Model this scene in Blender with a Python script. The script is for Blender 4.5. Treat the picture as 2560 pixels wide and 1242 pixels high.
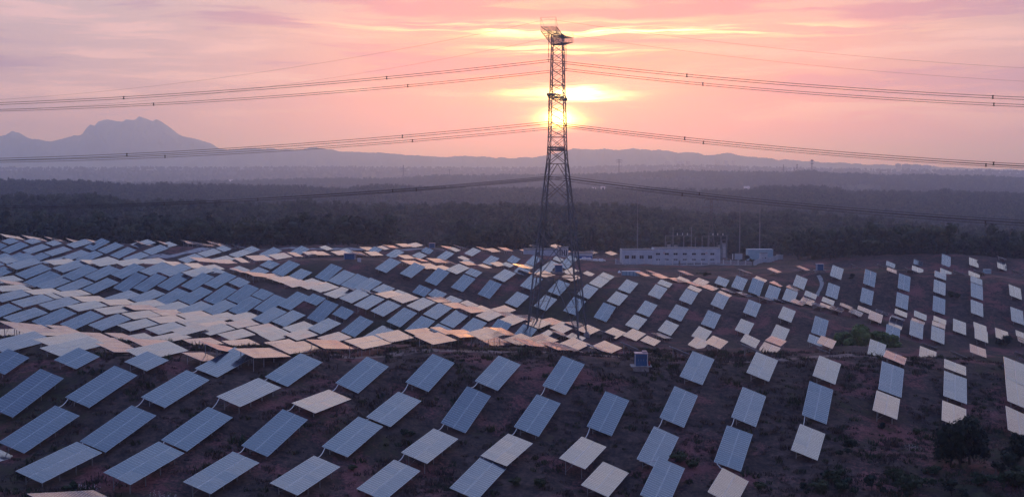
import bpy, math, random
import numpy as np
from mathutils import Matrix, Vector
random.seed(7); RNG = np.random.default_rng(7)
R = math.radians
for o_ in list(bpy.data.objects): bpy.data.objects.remove(o_)
SC = bpy.context.scene
COL = SC.collection

# ------------------------------------------------------------------ camera
CAMZ = 64.0
FPX, CX, CY, PW = 3001.0, 1280.0, 621.0, 2560.0
PITCH = math.atan((621.0 - 432.0) / FPX)
cam = bpy.data.cameras.new('camera')
cam.sensor_fit = 'HORIZONTAL'; cam.sensor_width = 36.0; cam.lens = 36.0 * FPX / PW
cam.clip_start = 1.0; cam.clip_end = 60000.0
camo = bpy.data.objects.new('camera', cam); COL.objects.link(camo)
camo.location = (0, 0, CAMZ); camo.rotation_euler = (R(90) - PITCH, 0, 0)
SC.camera = camo

# ------------------------------------------------------------------ world
SUN_AZ, SUN_EL = 2.25, 2.55          # degrees right of straight ahead / above the horizon
def srgb(r, g, b):
    f = lambda c: (c / 255 / 12.92) if c / 255 <= .04045 else ((c / 255 + .055) / 1.055) ** 2.4
    return (f(r), f(g), f(b), 1.0)
class NT:
    """small helper that writes node maths"""
    def __init__(s, tree): s.t = tree; s.n = tree.nodes; s.l = tree.links
    def new(s, kind, **kw):
        n = s.n.new(kind)
        for k, v in kw.items(): setattr(n, k, v)
        return n
    def put(s, sock, v):
        if hasattr(v, 'is_linked') or isinstance(v, bpy.types.NodeSocket): s.l.new(v, sock)
        else: sock.default_value = v
    def m(s, op, a, b=0.0, c=0.0):
        n = s.new('ShaderNodeMath', operation=op)
        s.put(n.inputs[0], a); s.put(n.inputs[1], b); s.put(n.inputs[2], c)
        return n.outputs[0]
    def smooth(s, v, lo, hi, a=0.0, b=1.0):
        n = s.new('ShaderNodeMapRange', interpolation_type='SMOOTHSTEP')
        s.put(n.inputs['Value'], v); n.inputs['From Min'].default_value = lo; n.inputs['From Max'].default_value = hi
        n.inputs['To Min'].default_value = a; n.inputs['To Max'].default_value = b
        return n.outputs['Result']
    def mix(s, f, a, b, blend='MIX'):
        n = s.new('ShaderNodeMix', data_type='RGBA', blend_type=blend)
        s.put(n.inputs[0], f); s.put(n.inputs[6], a); s.put(n.inputs[7], b)
        return n.outputs[2]
    def ramp(s, f, pts, interp='LINEAR'):
        n = s.new('ShaderNodeValToRGB'); e = n.color_ramp.elements; n.color_ramp.interpolation = interp
        while len(e) < len(pts): e.new(0.5)
        for i, (p, c) in enumerate(pts): e[i].position = p; e[i].color = c if len(c) == 4 else (*c, 1)
        s.put(n.inputs[0], f); return n.outputs[0]
    def noise(s, vec, scale, detail=4.0, rough=.55, dist=0.0):
        n = s.new('ShaderNodeTexNoise'); s.put(n.inputs['Vector'], vec)
        n.inputs['Scale'].default_value = scale; n.inputs['Detail'].default_value = detail
        n.inputs['Roughness'].default_value = rough; n.inputs['Distortion'].default_value = dist
        return n.outputs['Fac']
    def xyz(s, x, y, z=0.0):
        n = s.new('ShaderNodeCombineXYZ'); s.put(n.inputs[0], x); s.put(n.inputs[1], y); s.put(n.inputs[2], z)
        return n.outputs[0]
def gauss(T, v, c, w):
    d = T.m('DIVIDE', T.m('SUBTRACT', v, c), w)
    return T.m('POWER', 2.71828, T.m('MULTIPLY', T.m('MULTIPLY', d, d), -1.0))

world = bpy.data.worlds.new('World'); SC.world = world; world.use_nodes = True
def build_world():
    T = NT(world.node_tree); T.n.clear()
    co = T.new('ShaderNodeTexCoord').outputs['Generated']
    sep = T.new('ShaderNodeSeparateXYZ'); T.l.new(co, sep.inputs[0])
    x, y, z = sep.outputs
    el = T.m('MULTIPLY', T.m('ARCSINE', T.m('MINIMUM', T.m('MAXIMUM', z, -1.0), 1.0)), 57.2958)
    az = T.m('SUBTRACT', T.m('MULTIPLY', T.m('ARCTAN2', x, y), 57.2958), SUN_AZ)
    sky = T.new('ShaderNodeTexSky', sky_type='NISHITA', sun_disc=False)
    sky.sun_elevation = R(SUN_EL); sky.sun_rotation = R(SUN_AZ); sky.altitude = 60; sky.air_density = 1.0; sky.dust_density = 2.0
    # slow warp makes the cloud sheets uneven
    w1 = T.noise(T.xyz(T.m('MULTIPLY', az, .11), T.m('MULTIPLY', el, .35)), 1.0, 3.0)
    elw = T.m('ADD', el, T.m('MULTIPLY', T.m('SUBTRACT', w1, .5), 2.2))
    f = T.m('DIVIDE', T.m('MAXIMUM', elw, 0.0), 90.0)
    P = lambda e: (e / 90.0)
    near = T.ramp(f, [(P(0), srgb(255, 86, 64)), (P(1.3), srgb(255, 108, 78)), (P(2.8), srgb(255, 134, 88)), (P(4.2), srgb(255, 152, 102)),
                      (P(6), srgb(255, 166, 116)), (P(8.3), srgb(250, 174, 142)), (P(12), (1.1, .72, .60)), (P(19), (1.3, 1.0, .98)),
                      (P(27), (.88, .84, 1.0)), (P(36), (.44, .55, .90)), (P(48), (.25, .39, .76)), (P(90), (.09, .16, .44))])
    far = T.ramp(f, [(P(0), srgb(158, 126, 150)), (P(1.5), srgb(170, 138, 152)), (P(3), srgb(176, 145, 156)), (P(5), srgb(176, 150, 162)),
                     (P(8.3), srgb(182, 162, 170)), (P(12), (.66, .56, .60)), (P(19), (.80, .74, .84)), (P(27), (.58, .63, .86)),
                     (P(36), (.36, .46, .80)), (P(48), (.22, .34, .68)), (P(90), (.08, .15, .42))])
    back = T.ramp(f, [(P(0), (.16, .15, .28)), (P(6), (.22, .19, .34)), (P(14), (.20, .22, .42)), (P(30), (.13, .19, .44)), (P(60), (.10, .17, .43)), (P(90), (.08, .15, .42))])
    # glow weight: wide around the sun, a little wider on its right
    azr = T.m('MULTIPLY', az, T.m('ADD', .84, T.m('MULTIPLY', T.m('LESS_THAN', az, 0.0), .36)))
    g1 = T.m('POWER', 2.71828, T.m('MULTIPLY', T.m('MULTIPLY', azr, azr), -1 / (14.5 ** 2)))
    base = T.mix(g1, far, near)
    base = T.mix(T.smooth(T.m('ABSOLUTE', az), 35.0, 95.0), base, back)
    # long streaky sheets of cloud
    wv = T.m('ADD', el, T.m('MULTIPLY', T.m('SUBTRACT', T.noise(T.xyz(T.m('MULTIPLY', az, .13), T.m('MULTIPLY', el, .5), 1.7), 1.0, 3.0), .5), 1.0))
    s1 = T.noise(T.xyz(T.m('MULTIPLY', az, .07), T.m('MULTIPLY', wv, .62), 3.1), 1.0, 3.0, .5)
    s3 = T.noise(T.xyz(T.m('MULTIPLY', az, .2), T.m('MULTIPLY', wv, 2.6), 5.3), 1.0, 6.0, .65, .3)
    sm = T.m('ADD', T.m('MULTIPLY', s1, .66), T.m('MULTIPLY', s3, .34))
    fade = T.smooth(el, .8, 3.2)
    hi = T.smooth(el, 30.0, 14.0)
    dark = T.m('MULTIPLY', T.m('MULTIPLY', T.smooth(sm, .5, .585), fade), T.m('MULTIPLY', hi, .8))
    base = T.mix(dark, base, T.mix(g1, srgb(146, 120, 152), srgb(236, 126, 120)))
    lightm = T.m('MULTIPLY', T.m('MULTIPLY', T.smooth(sm, .475, .39), fade), T.m('MULTIPLY', hi, .75))
    base = T.mix(lightm, base, T.mix(g1, srgb(214, 176, 182), srgb(255, 186, 150)))
    # thin torn bands lit from below near the sun
    s2 = T.noise(T.xyz(T.m('MULTIPLY', az, .16), T.m('MULTIPLY', wv, 3.4), 8.0), 1.0, 6.0, .6, .25)
    tilt = T.m('ADD', el, T.m('MULTIPLY', az, .012))
    band = T.m('MULTIPLY', gauss(T, tilt, 6.68, .34), gauss(T, az, 2.6, 9.0))
    band2 = T.m('MULTIPLY', gauss(T, tilt, 5.72, .22), gauss(T, az, .4, 3.4))
    band3 = T.m('MULTIPLY', gauss(T, tilt, 6.3, .5), gauss(T, az, -1.2, 2.0))
    bsum = T.m('MINIMUM', T.m('ADD', T.m('ADD', band, band2), band3), 1.2)
    bm = T.m('MULTIPLY', bsum, T.smooth(s2, .42, .6))
    base = T.mix(T.m('MINIMUM', T.m('MULTIPLY', bm, 1.0), .95), base, (2.4, 1.5, .66, 1))
    hot = T.m('MULTIPLY', T.m('MULTIPLY', gauss(T, tilt, 6.72, .16), gauss(T, az, 1.8, 5.5)), T.smooth(s2, .5, .64))
    base = T.mix(T.m('MINIMUM', hot, 1.0), base, (4.0, 3.2, 1.7, 1))
    dk = T.m('MULTIPLY', gauss(T, T.m('ADD', tilt, T.m('MULTIPLY', T.m('SUBTRACT', s3, .5), .5)), 6.2, .15), gauss(T, az, 3.0, 7.5))
    base = T.mix(T.m('MULTIPLY', dk, .85), base, srgb(228, 128, 116))
    # the sun shining through two gaps
    s4 = T.noise(T.xyz(T.m('MULTIPLY', az, .35), T.m('MULTIPLY', el, 1.6), 2.2), 1.0, 4.0, .6)
    def blob(da, de, wa, we, jitter=.5):
        aw = T.m('ADD', az, T.m('MULTIPLY', T.m('SUBTRACT', s4, .5), jitter * 2.6)); ew = T.m('ADD', el, T.m('MULTIPLY', T.m('SUBTRACT', s3, .5), jitter * 1.1))
        q = T.m('ADD', T.m('POWER', T.m('ABSOLUTE', T.m('DIVIDE', T.m('SUBTRACT', aw, da), wa)), 1.6), T.m('POWER', T.m('ABSOLUTE', T.m('DIVIDE', T.m('SUBTRACT', ew, de), we)), 2.0))
        q = T.m('MULTIPLY', q, T.m('ADD', 1 - jitter * .6, T.m('MULTIPLY', s2, jitter * 1.2)))
        return T.m('POWER', 2.71828, T.m('MULTIPLY', q, -1.0))
    c = T.mix(T.m('MULTIPLY', blob(0.1, 3.1, 4.2, 1.0), .5), base, (1.5, .72, .42, 1))
    c = T.mix(T.m('MULTIPLY', blob(.6, 3.74, 2.2, .3, 1.0), .95), c, (3.0, 1.8, .7, 1))
    c = T.mix(blob(.75, 3.76, 1.25, .24, .9), c, (11.0, 9.0, 6.0, 1))
    c = T.mix(T.m('MULTIPLY', blob(-1.1, 3.78, 1.3, .17, 1.0), .9), c, (3.4, 2.2, .9, 1))
    c = T.mix(T.m('MULTIPLY', blob(.05, SUN_EL, 1.1, .36, .6), 1.0), c, (6.0, 3.6, 1.3, 1))
    core = blob(0, SUN_EL, .52, .32, .15)
    c = T.mix(core, c, (26.0, 20.0, 12.0, 1))
    out = T.new('ShaderNodeOutputWorld')
    b1 = T.new('ShaderNodeBackground'); T.l.new(T.mix(.8, sky.outputs[0], (0, 0, 0, 1)), b1.inputs['Color']); b1.inputs['Strength'].default_value = .05
    b2 = T.new('ShaderNodeBackground'); T.l.new(c, b2.inputs['Color']); b2.inputs['Strength'].default_value = SKY_GAIN
    a = T.new('ShaderNodeAddShader'); T.l.new(b1.outputs[0], a.inputs[0]); T.l.new(b2.outputs[0], a.inputs[1])
    T.l.new(a.outputs[0], out.inputs['Surface'])
SKY_GAIN = 1.24
build_world()
world.cycles.sampling_method = 'MANUAL'; world.cycles.sample_map_resolution = 1024

sun = bpy.data.lights.new('sun', 'SUN'); sun.energy = .5; sun.angle = R(.6); sun.color = (1.0, .55, .34)
suno = bpy.data.objects.new('sun', sun); COL.objects.link(suno)
sdir = Vector((math.sin(R(SUN_AZ)) * math.cos(R(SUN_EL)), math.cos(R(SUN_AZ)) * math.cos(R(SUN_EL)), math.sin(R(SUN_EL))))
suno.rotation_euler = sdir.to_track_quat('Z', 'Y').to_euler()
vs = SC.view_settings
SC.display_settings.display_device = 'sRGB'
vs.view_transform = 'Standard'; vs.look = 'None'; vs.gamma = 1.0; vs.use_curve_mapping = False; vs.exposure = 0.0
SC.cycles.use_denoising = True
SC.cycles.volume_bounces = 4; SC.cycles.max_bounces = 8; SC.cycles.diffuse_bounces = 2; SC.cycles.glossy_bounces = 3
SC.cycles.transparent_max_bounces = 8
SC.cycles.sample_clamp_indirect = 6.0

# ------------------------------------------------------------------ data measured for this place
TABLES=[
(-62.37,156.89,30.31,0.263,0.319,20,1,'solar table, first from left, third row of the front slope'),
(-45.55,147.09,28.17,0.135,0.321,20,1,'solar table, second from left, fourth row of the front slope'),
(-55.65,145.90,28.55,0.116,0.298,20,1,'solar table, first from left, fourth row of the front slope'),
(-52.08,157.31,30.29,0.255,0.321,20,1,'solar table, second from left, third row of the front slope'),
(-36.05,147.35,26.90,0.122,0.301,20,1,'solar table, third from left, fourth row of the front slope'),
(-32.02,160.64,29.01,0.266,0.336,20,1,'solar table, fourth from left, third row of the front slope'),
(-42.04,158.84,29.92,0.221,0.333,20,1,'solar table, third from left, third row of the front slope'),
(-68.52,168.01,33.09,0.349,0.344,20,1,'solar table, first from left, second row of the front slope'),
(-25.93,149.11,26.11,0.091,0.308,20,1,'solar table, fourth from left, fourth row of the front slope'),
(-58.18,168.90,33.84,0.261,0.336,20,1,'solar table, second from left, second row of the front slope'),
(-15.82,152.75,24.56,0.114,0.320,20,1,'solar table, fifth from left, fourth row of the front slope'),
(-4.40,157.05,23.67,0.147,0.333,20,1,'solar table, sixth from left, fourth row of the front slope'),
(-6.83,177.89,28.23,0.344,0.376,20,1,'solar table, seventh from left, second row of the front slope'),
(-21.94,163.95,27.74,0.185,0.313,20,1,'solar table, fifth from left, third row of the front slope'),
(-47.88,169.54,33.39,0.197,0.339,20,1,'solar table, third from left, second row of the front slope'),
(32.33,172.85,23.89,0.297,0.318,20,1,'solar table, tenth from left, third row of the front slope'),
(20.59,161.37,21.74,0.254,0.374,20,1,'solar table, eighth from left, fourth row of the front slope'),
(14.82,182.44,27.23,0.332,0.356,20,1,'solar table, ninth from left, second row of the front slope'),
(3.90,179.60,27.54,0.282,0.335,20,1,'solar table, eighth from left, second row of the front slope'),
(-11.30,164.43,26.32,0.100,0.324,20,1,'solar table, sixth from left, third row of the front slope'),
(21.28,172.42,24.00,0.240,0.391,20,1,'solar table, ninth from left, third row of the front slope'),
(-17.39,175.78,29.22,0.170,0.318,20,1,'solar table, sixth from left, second row of the front slope'),
(-23.32,185.89,32.52,0.232,0.384,20,1,'solar table, sixth from left, top row of the front slope'),
(26.19,186.13,27.56,0.289,0.378,20,1,'solar table, tenth from left, second row of the front slope'),
(-12.93,189.22,32.41,0.273,0.362,20,1,'solar table, seventh from left, top row of the front slope'),
(48.85,189.79,26.97,0.342,0.364,20,1,'solar table, twelfth from left, second row of the front slope'),
(12.84,162.31,22.20,0.062,0.338,20,1,'solar table, seventh from left, fourth row of the front slope'),
(-33.62,183.86,33.72,0.195,0.342,20,1,'solar table, fifth from left, top row of the front slope'),
(-37.66,170.67,32.66,0.079,0.319,20,1,'solar table, fourth from left, second row of the front slope'),
(8.43,192.93,31.39,0.306,0.347,20,1,'solar table, ninth from left, top row of the front slope'),
(-0.64,167.21,25.14,0.077,0.301,20,1,'solar table, seventh from left, third row of the front slope'),
(37.34,187.07,27.36,0.272,0.367,20,1,'solar table, eleventh from left, second row of the front slope'),
(-2.20,190.75,32.10,0.233,0.356,20,1,'solar table, eighth from left, top row of the front slope'),
(10.20,169.25,24.23,0.072,0.326,20,1,'solar table, eighth from left, third row of the front slope'),
(29.20,159.41,21.60,0.060,0.419,20,1,'solar table, second from left, bottom row of the front slope'),
(44.06,176.20,24.12,0.155,0.340,20,1,'solar table, eleventh from left, third row of the front slope'),
(-43.91,182.96,34.99,0.158,0.304,20,1,'solar table, fourth from left, top row of the front slope'),
(31.40,201.61,30.74,0.256,0.340,20,1,'solar table, tenth from left, top row of the front slope'),
(-27.73,173.68,30.77,0.007,0.307,20,1,'solar table, fifth from left, second row of the front slope'),
(65.49,205.34,28.56,0.303,0.351,20,1,'solar table, fourteenth from left, top row of the front slope'),
(-68.84,187.34,36.86,0.033,0.274,20,1,'solar table, third from left, second row of the strip behind the front track'),
(76.60,205.55,27.11,0.242,0.337,20,1,'solar table, fourteenth from left, second row of the front slope'),
(42.85,203.64,31.04,0.184,0.356,20,1,'solar table, eleventh from left, top row of the front slope'),
(-78.89,191.03,36.98,0.054,0.342,20,0,'solar table, first from left, second row of the strip behind the front track'),
(60.95,193.32,26.45,0.120,0.334,20,0,'solar table, thirteenth from left, second row of the front slope'),
(54.54,206.06,30.06,0.174,0.352,20,0,'solar table, thirteenth from left, top row of the front slope'),
(-65.39,179.13,36.07,0.205,0.327,10,0,'short solar table, second from left, top row of the front slope'),
(-55.28,185.84,36.27,-0.002,0.352,20,0,'solar table, second from left, bottom row of the strip behind the front track'),
(72.12,193.72,24.39,0.112,0.327,20,0,'solar table, twelfth from left, third row of the front slope'),
(-54.69,178.38,35.92,0.147,0.316,10,0,'short solar table, third from left, top row of the front slope'),
(-75.89,178.63,35.81,0.333,0.338,10,0,'short solar table, first from left, top row of the front slope'),
(91.21,215.70,28.15,0.221,0.377,20,0,'solar table, sixteenth from left, top row of the front slope'),
(87.11,204.79,26.02,0.195,0.395,20,0,'solar table, fifteenth from left, second row of the front slope'),
(-36.10,200.08,34.82,-0.077,0.348,20,0,'solar table, tenth from left, second row of the strip behind the front track'),
(-109.02,284.38,29.69,0.194,0.335,20,0,'solar table, first from left, sixth row of the left hollow'),
(-39.50,189.06,35.20,-0.124,0.320,20,0,'solar table, fourth from left, bottom row of the strip behind the front track'),
(-101.87,282.95,29.20,0.183,0.329,20,0,'solar table, second from left, sixth row of the left hollow'),
(-24.88,206.13,34.86,-0.047,0.327,20,0,'solar table, thirteenth from left, second row of the strip behind the front track'),
(-50.21,317.18,27.37,0.357,0.361,20,0,'solar table, second from left, fourth row of the middle slope left of the pylon'),
(-71.97,192.80,37.15,-0.025,0.262,20,0,'solar table, second from left, second row of the strip behind the front track'),
(81.44,190.80,23.41,0.170,0.419,20,0,'solar table, thirteenth from left, third row of the front slope'),
(-95.54,283.63,28.66,0.135,0.317,20,0,'solar table, third from left, sixth row of the left hollow'),
(-116.86,286.89,29.91,0.121,0.329,20,0,'solar table, second from left, fifth row of the left hollow'),
(-39.60,305.79,24.79,0.252,0.372,20,0,'solar table, fifth from left, bottom row of the middle slope left of the pylon'),
(-107.74,337.95,33.18,0.333,0.318,20,0,'solar table, fourth from left, second row of the left hollow'),
(-74.30,330.06,30.76,0.300,0.342,20,0,'solar table, eighth from left, third row of the left hollow'),
(-28.75,312.39,26.35,0.231,0.371,20,0,'solar table, third from left, fifth row of the middle slope left of the pylon'),
(-80.42,329.50,30.49,0.287,0.337,20,0,'solar table, eleventh from left, fourth row of the left hollow'),
(-71.57,321.14,28.42,0.265,0.329,20,0,'solar table, twelfth from left, fifth row of the left hollow'),
(-13.77,216.10,34.13,-0.062,0.343,20,0,'solar table, fifteenth from left, second row of the strip behind the front track'),
(-102.24,338.09,33.04,0.304,0.309,20,0,'solar table, fifth from left, second row of the left hollow'),
(-59.53,326.11,29.22,0.251,0.347,20,0,'solar table, second from left, third row of the middle slope left of the pylon'),
(-87.18,329.46,30.30,0.243,0.342,20,0,'solar table, tenth from left, fourth row of the left hollow'),
(-113.72,300.30,31.31,0.086,0.336,20,0,'solar table, third from left, fourth row of the left hollow'),
(-95.96,339.79,32.96,0.279,0.351,20,0,'solar table, sixth from left, second row of the left hollow'),
(-63.76,314.63,26.59,0.184,0.346,20,0,'solar table, first from left, fifth row of the middle slope left of the pylon'),
(-31.47,206.91,34.35,-0.141,0.356,20,0,'solar table, eleventh from left, second row of the strip behind the front track'),
(-4.97,228.09,33.35,-0.017,0.327,20,0,'solar table, tenth from left, top row of the strip behind the front track'),
(-120.57,300.74,31.95,0.082,0.324,20,0,'solar table, second from left, fourth row of the left hollow'),
(-93.38,328.26,30.11,0.227,0.339,20,0,'solar table, ninth from left, fourth row of the left hollow'),
(-58.63,313.59,25.93,0.169,0.333,20,0,'solar table, second from left, fifth row of the middle slope left of the pylon'),
(-89.16,284.65,27.93,0.033,0.320,20,0,'solar table, fourth from left, sixth row of the left hollow'),
(-89.51,340.63,33.20,0.274,0.330,20,0,'solar table, seventh from left, second row of the left hollow'),
(-133.77,340.88,33.92,0.228,0.336,20,0,'solar table, second from left, second row of the left hollow'),
(-23.97,243.92,30.40,-0.041,0.384,20,0,'solar table, fourteenth from left, second row of the strip behind the front track'),
(-65.27,322.90,28.73,0.263,0.328,20,0,'solar table, first from left, fourth row of the middle slope left of the pylon'),
(-15.09,313.97,25.73,0.195,0.352,20,0,'solar table, fourth from left, fifth row of the middle slope left of the pylon'),
(-48.12,306.49,24.83,0.128,0.341,20,0,'solar table, fourth from left, bottom row of the middle slope left of the pylon'),
(-114.59,333.06,32.66,0.207,0.324,20,0,'solar table, seventh from left, third row of the left hollow'),
(-78.17,320.09,27.95,0.166,0.364,20,0,'solar table, eleventh from left, fifth row of the left hollow'),
(-124.43,344.84,35.39,0.225,0.349,20,0,'solar table, fifth from left, top row of the left hollow'),
(87.67,286.33,21.72,0.208,0.348,20,0,'solar table, first from left, bottom row of the gully beside the round bush'),
(-83.36,342.13,33.42,0.245,0.331,20,0,'solar table, eighth from left, second row of the left hollow'),
(-139.90,349.99,35.30,0.199,0.353,20,0,'solar table, second from left, top row of the left hollow'),
(-33.73,319.71,27.88,0.163,0.362,20,0,'solar table, fourth from left, fourth row of the middle slope left of the pylon'),
(-110.90,345.68,35.74,0.227,0.332,20,0,'solar table, seventh from left, top row of the left hollow'),
(-117.65,343.59,35.36,0.223,0.310,20,0,'solar table, third from left, second row of the left hollow'),
(-19.84,319.30,27.16,0.173,0.353,20,0,'solar table, sixth from left, fourth row of the middle slope left of the pylon'),
(27.16,348.96,22.91,0.301,0.349,20,0,'solar table, first from left, third row of the slope right of the pylon'),
(86.89,336.57,20.26,0.328,0.352,20,0,'solar table, second from left, second row of the gully beside the round bush'),
(-82.46,284.52,27.11,0.036,0.314,20,0,'solar table, first from left, bottom row of the left hollow'),
(-76.40,283.24,26.97,0.026,0.264,20,0,'solar table, second from left, bottom row of the left hollow'),
(-6.73,362.65,28.29,0.326,0.376,20,0,'solar table, ninth from left, second row of the middle slope left of the pylon'),
(-55.81,364.59,33.75,0.310,0.346,20,0,'solar table, third from left, top row of the middle slope left of the pylon'),
(-78.22,273.43,26.38,-0.007,0.283,20,0,'solar table, seventh from left, second row of the strip behind the front track'),
(-66.21,286.93,25.26,-0.002,0.333,20,0,'solar table, fourth from left, bottom row of the left hollow'),
(-48.81,131.96,27.55,-0.212,0.262,20,0,'solar table, first from left, bottom row of the front slope'),
(-106.52,299.49,30.75,0.023,0.316,20,0,'solar table, third from left, fifth row of the left hollow'),
(-121.14,331.55,32.84,0.182,0.301,20,0,'solar table, sixth from left, third row of the left hollow'),
(-100.05,327.98,30.12,0.149,0.314,20,0,'solar table, seventh from left, fourth row of the left hollow'),
(-82.87,211.01,35.91,-0.135,0.273,20,0,'solar table, third from left, top row of the strip behind the front track'),
(106.08,332.43,18.34,0.345,0.376,20,0,'solar table, fourth from left, third row of the gully beside the round bush'),
(-10.17,308.70,24.19,0.222,0.332,20,0,'solar table, eighth from left, bottom row of the middle slope left of the pylon'),
(18.60,354.25,24.50,0.285,0.335,20,0,'solar table, second from left, fourth row of the ground around the pylon'),
(-38.54,323.13,29.16,0.160,0.303,20,0,'solar table, sixth from left, third row of the middle slope left of the pylon'),
(-22.92,367.46,32.26,0.304,0.376,20,0,'solar table, sixth from left, top row of the middle slope left of the pylon'),
(-128.35,335.52,32.86,0.181,0.317,20,0,'solar table, third from left, third row of the left hollow'),
(-129.54,309.40,32.32,0.089,0.324,20,0,'solar table, first from left, fourth row of the left hollow'),
(57.50,344.71,21.84,0.264,0.351,20,0,'solar table, third from left, fourth row of the slope right of the pylon'),
(-71.82,289.73,26.15,0.023,0.317,20,0,'solar table, third from left, bottom row of the left hollow'),
(-14.89,365.78,30.43,0.290,0.367,20,0,'solar table, eighth from left, second row of the middle slope left of the pylon'),
(-57.29,290.17,24.70,-0.003,0.387,20,0,'solar table, seventh from left, top row of the strip behind the front track'),
(-99.10,297.43,29.99,-0.019,0.326,20,0,'solar table, fourth from left, fifth row of the left hollow'),
(-52.23,296.19,23.98,0.001,0.351,20,0,'solar table, third from left, bottom row of the middle slope left of the pylon'),
(-69.52,367.99,34.74,0.274,0.322,20,0,'solar table, second from left, bottom row of the crest before the forest'),
(-61.16,270.18,25.54,-0.088,0.344,20,0,'solar table, ninth from left, second row of the strip behind the front track'),
(-23.70,307.38,24.75,0.241,0.330,20,0,'solar table, seventh from left, bottom row of the middle slope left of the pylon'),
(-46.84,356.34,31.69,0.232,0.355,20,0,'solar table, fourth from left, second row of the middle slope left of the pylon'),
(-92.36,297.67,28.77,-0.032,0.332,20,0,'solar table, fifth from left, fifth row of the left hollow'),
(6.17,245.36,29.76,-0.021,0.313,20,0,'solar table, nineteenth from left, second row of the strip behind the front track'),
(-69.76,269.50,26.00,-0.089,0.315,20,0,'solar table, eighth from left, second row of the strip behind the front track'),
(-43.47,329.90,30.05,0.128,0.339,20,0,'solar table, fifth from left, third row of the middle slope left of the pylon'),
(-130.42,353.57,36.54,0.152,0.333,20,0,'solar table, fourth from left, top row of the left hollow'),
(-84.33,318.20,28.06,0.133,0.323,20,0,'solar table, tenth from left, fifth row of the left hollow'),
(-97.92,348.38,35.86,0.155,0.322,20,0,'solar table, tenth from left, top row of the left hollow'),
(-103.72,348.96,36.17,0.175,0.307,20,0,'solar table, ninth from left, top row of the left hollow'),
(-51.22,360.01,32.56,0.225,0.310,20,0,'solar table, fourth from left, top row of the middle slope left of the pylon'),
(-62.21,299.08,25.13,-0.017,0.359,20,0,'solar table, first from left, bottom row of the middle slope left of the pylon'),
(80.52,216.34,28.81,0.148,0.336,10,0,'short solar table, fifteenth from left, top row of the front slope'),
(-87.80,216.35,36.27,-0.185,0.286,20,0,'solar table, second from left, top row of the strip behind the front track'),
(119.78,353.25,17.74,0.284,0.365,20,0,'solar table, third from left, second row of the gully beside the round bush'),
(48.99,351.20,23.00,0.233,0.360,20,0,'solar table, third from left, third row of the slope right of the pylon'),
(71.24,354.16,23.72,0.257,0.363,20,0,'solar table, fourth from left, third row of the slope right of the pylon'),
(-24.60,323.63,28.57,0.106,0.328,20,0,'solar table, fifth from left, fourth row of the middle slope left of the pylon'),
(1.55,356.28,26.38,0.214,0.345,20,0,'solar table, tenth from left, third row of the middle slope left of the pylon'),
(125.35,351.02,16.51,0.263,0.365,20,0,'solar table, fourth from left, second row of the gully beside the round bush'),
(-30.60,369.27,33.81,0.243,0.347,20,0,'solar table, fifth from left, top row of the middle slope left of the pylon'),
(-146.24,359.18,36.81,0.129,0.321,20,0,'solar table, first from left, top row of the left hollow'),
(9.98,355.03,25.54,0.214,0.348,20,0,'solar table, first from left, fourth row of the ground around the pylon'),
(-68.61,304.52,25.72,-0.013,0.327,20,0,'solar table, ninth from left, sixth row of the left hollow'),
(40.17,355.02,23.80,0.219,0.361,20,0,'solar table, second from left, third row of the slope right of the pylon'),
(-79.25,298.29,27.07,0.003,0.304,20,0,'solar table, sixth from left, sixth row of the left hollow'),
(-38.41,371.20,35.15,0.238,0.344,20,0,'solar table, third from left, bottom row of the crest before the forest'),
(31.02,217.30,31.21,-0.305,0.324,10,0,'short solar table, second from left, bottom row of the slope right of the pylon'),
(137.28,383.98,21.64,0.360,0.356,20,0,'solar table, first from left, bottom row of the right-hand hillside'),
(3.50,308.26,22.99,0.250,0.343,14,0,'solar table, eleventh from left, bottom row of the middle slope left of the pylon'),
(14.47,368.14,28.77,0.250,0.326,20,0,'solar table, first from left, third row of the ground around the pylon'),
(-42.40,352.59,30.80,0.204,0.344,20,0,'solar table, fifth from left, second row of the middle slope left of the pylon'),
(35.59,341.84,21.39,0.160,0.345,20,0,'solar table, first from left, fourth row of the slope right of the pylon'),
(44.37,338.26,20.23,0.156,0.368,20,0,'solar table, second from left, fourth row of the slope right of the pylon'),
(62.83,360.92,25.24,0.242,0.393,20,0,'solar table, third from left, second row of the slope right of the pylon'),
(66.02,338.61,20.48,0.180,0.339,20,0,'solar table, fourth from left, fourth row of the slope right of the pylon'),
(-62.48,190.07,35.61,-0.154,0.299,14,0,'solar table, first from left, bottom row of the strip behind the front track'),
(-106.41,326.64,30.31,0.108,0.311,20,0,'solar table, sixth from left, fourth row of the left hollow'),
(6.06,371.63,30.07,0.235,0.335,20,0,'solar table, first from left, second row of the ground around the pylon'),
(80.38,393.50,26.20,0.348,0.371,20,0,'solar table, fifth from left, top row of the slope right of the pylon'),
(18.68,236.41,28.91,-0.012,0.343,20,0,'solar table, sixth from left, bottom row of the strip behind the front track'),
(126.62,387.64,22.58,0.333,0.344,20,0,'solar table, fifth from left, second row of the right-hand hillside'),
(131.26,400.23,26.86,0.383,0.357,20,0,'solar table, third from left, top row of the right-hand hillside'),
(52.84,332.03,19.38,0.131,0.371,20,0,'solar table, fourth from left, fifth row of the slope right of the pylon'),
(116.15,391.06,23.60,0.340,0.364,20,0,'solar table, fourth from left, second row of the right-hand hillside'),
(58.64,271.69,23.79,0.076,0.331,20,0,'solar table, twelfth from left, top row of the front slope'),
(54.06,365.68,26.31,0.231,0.362,20,0,'solar table, second from left, second row of the slope right of the pylon'),
(159.26,376.35,19.08,0.312,0.365,20,0,'solar table, fourth from left, top row of the gully beside the round bush'),
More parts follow.
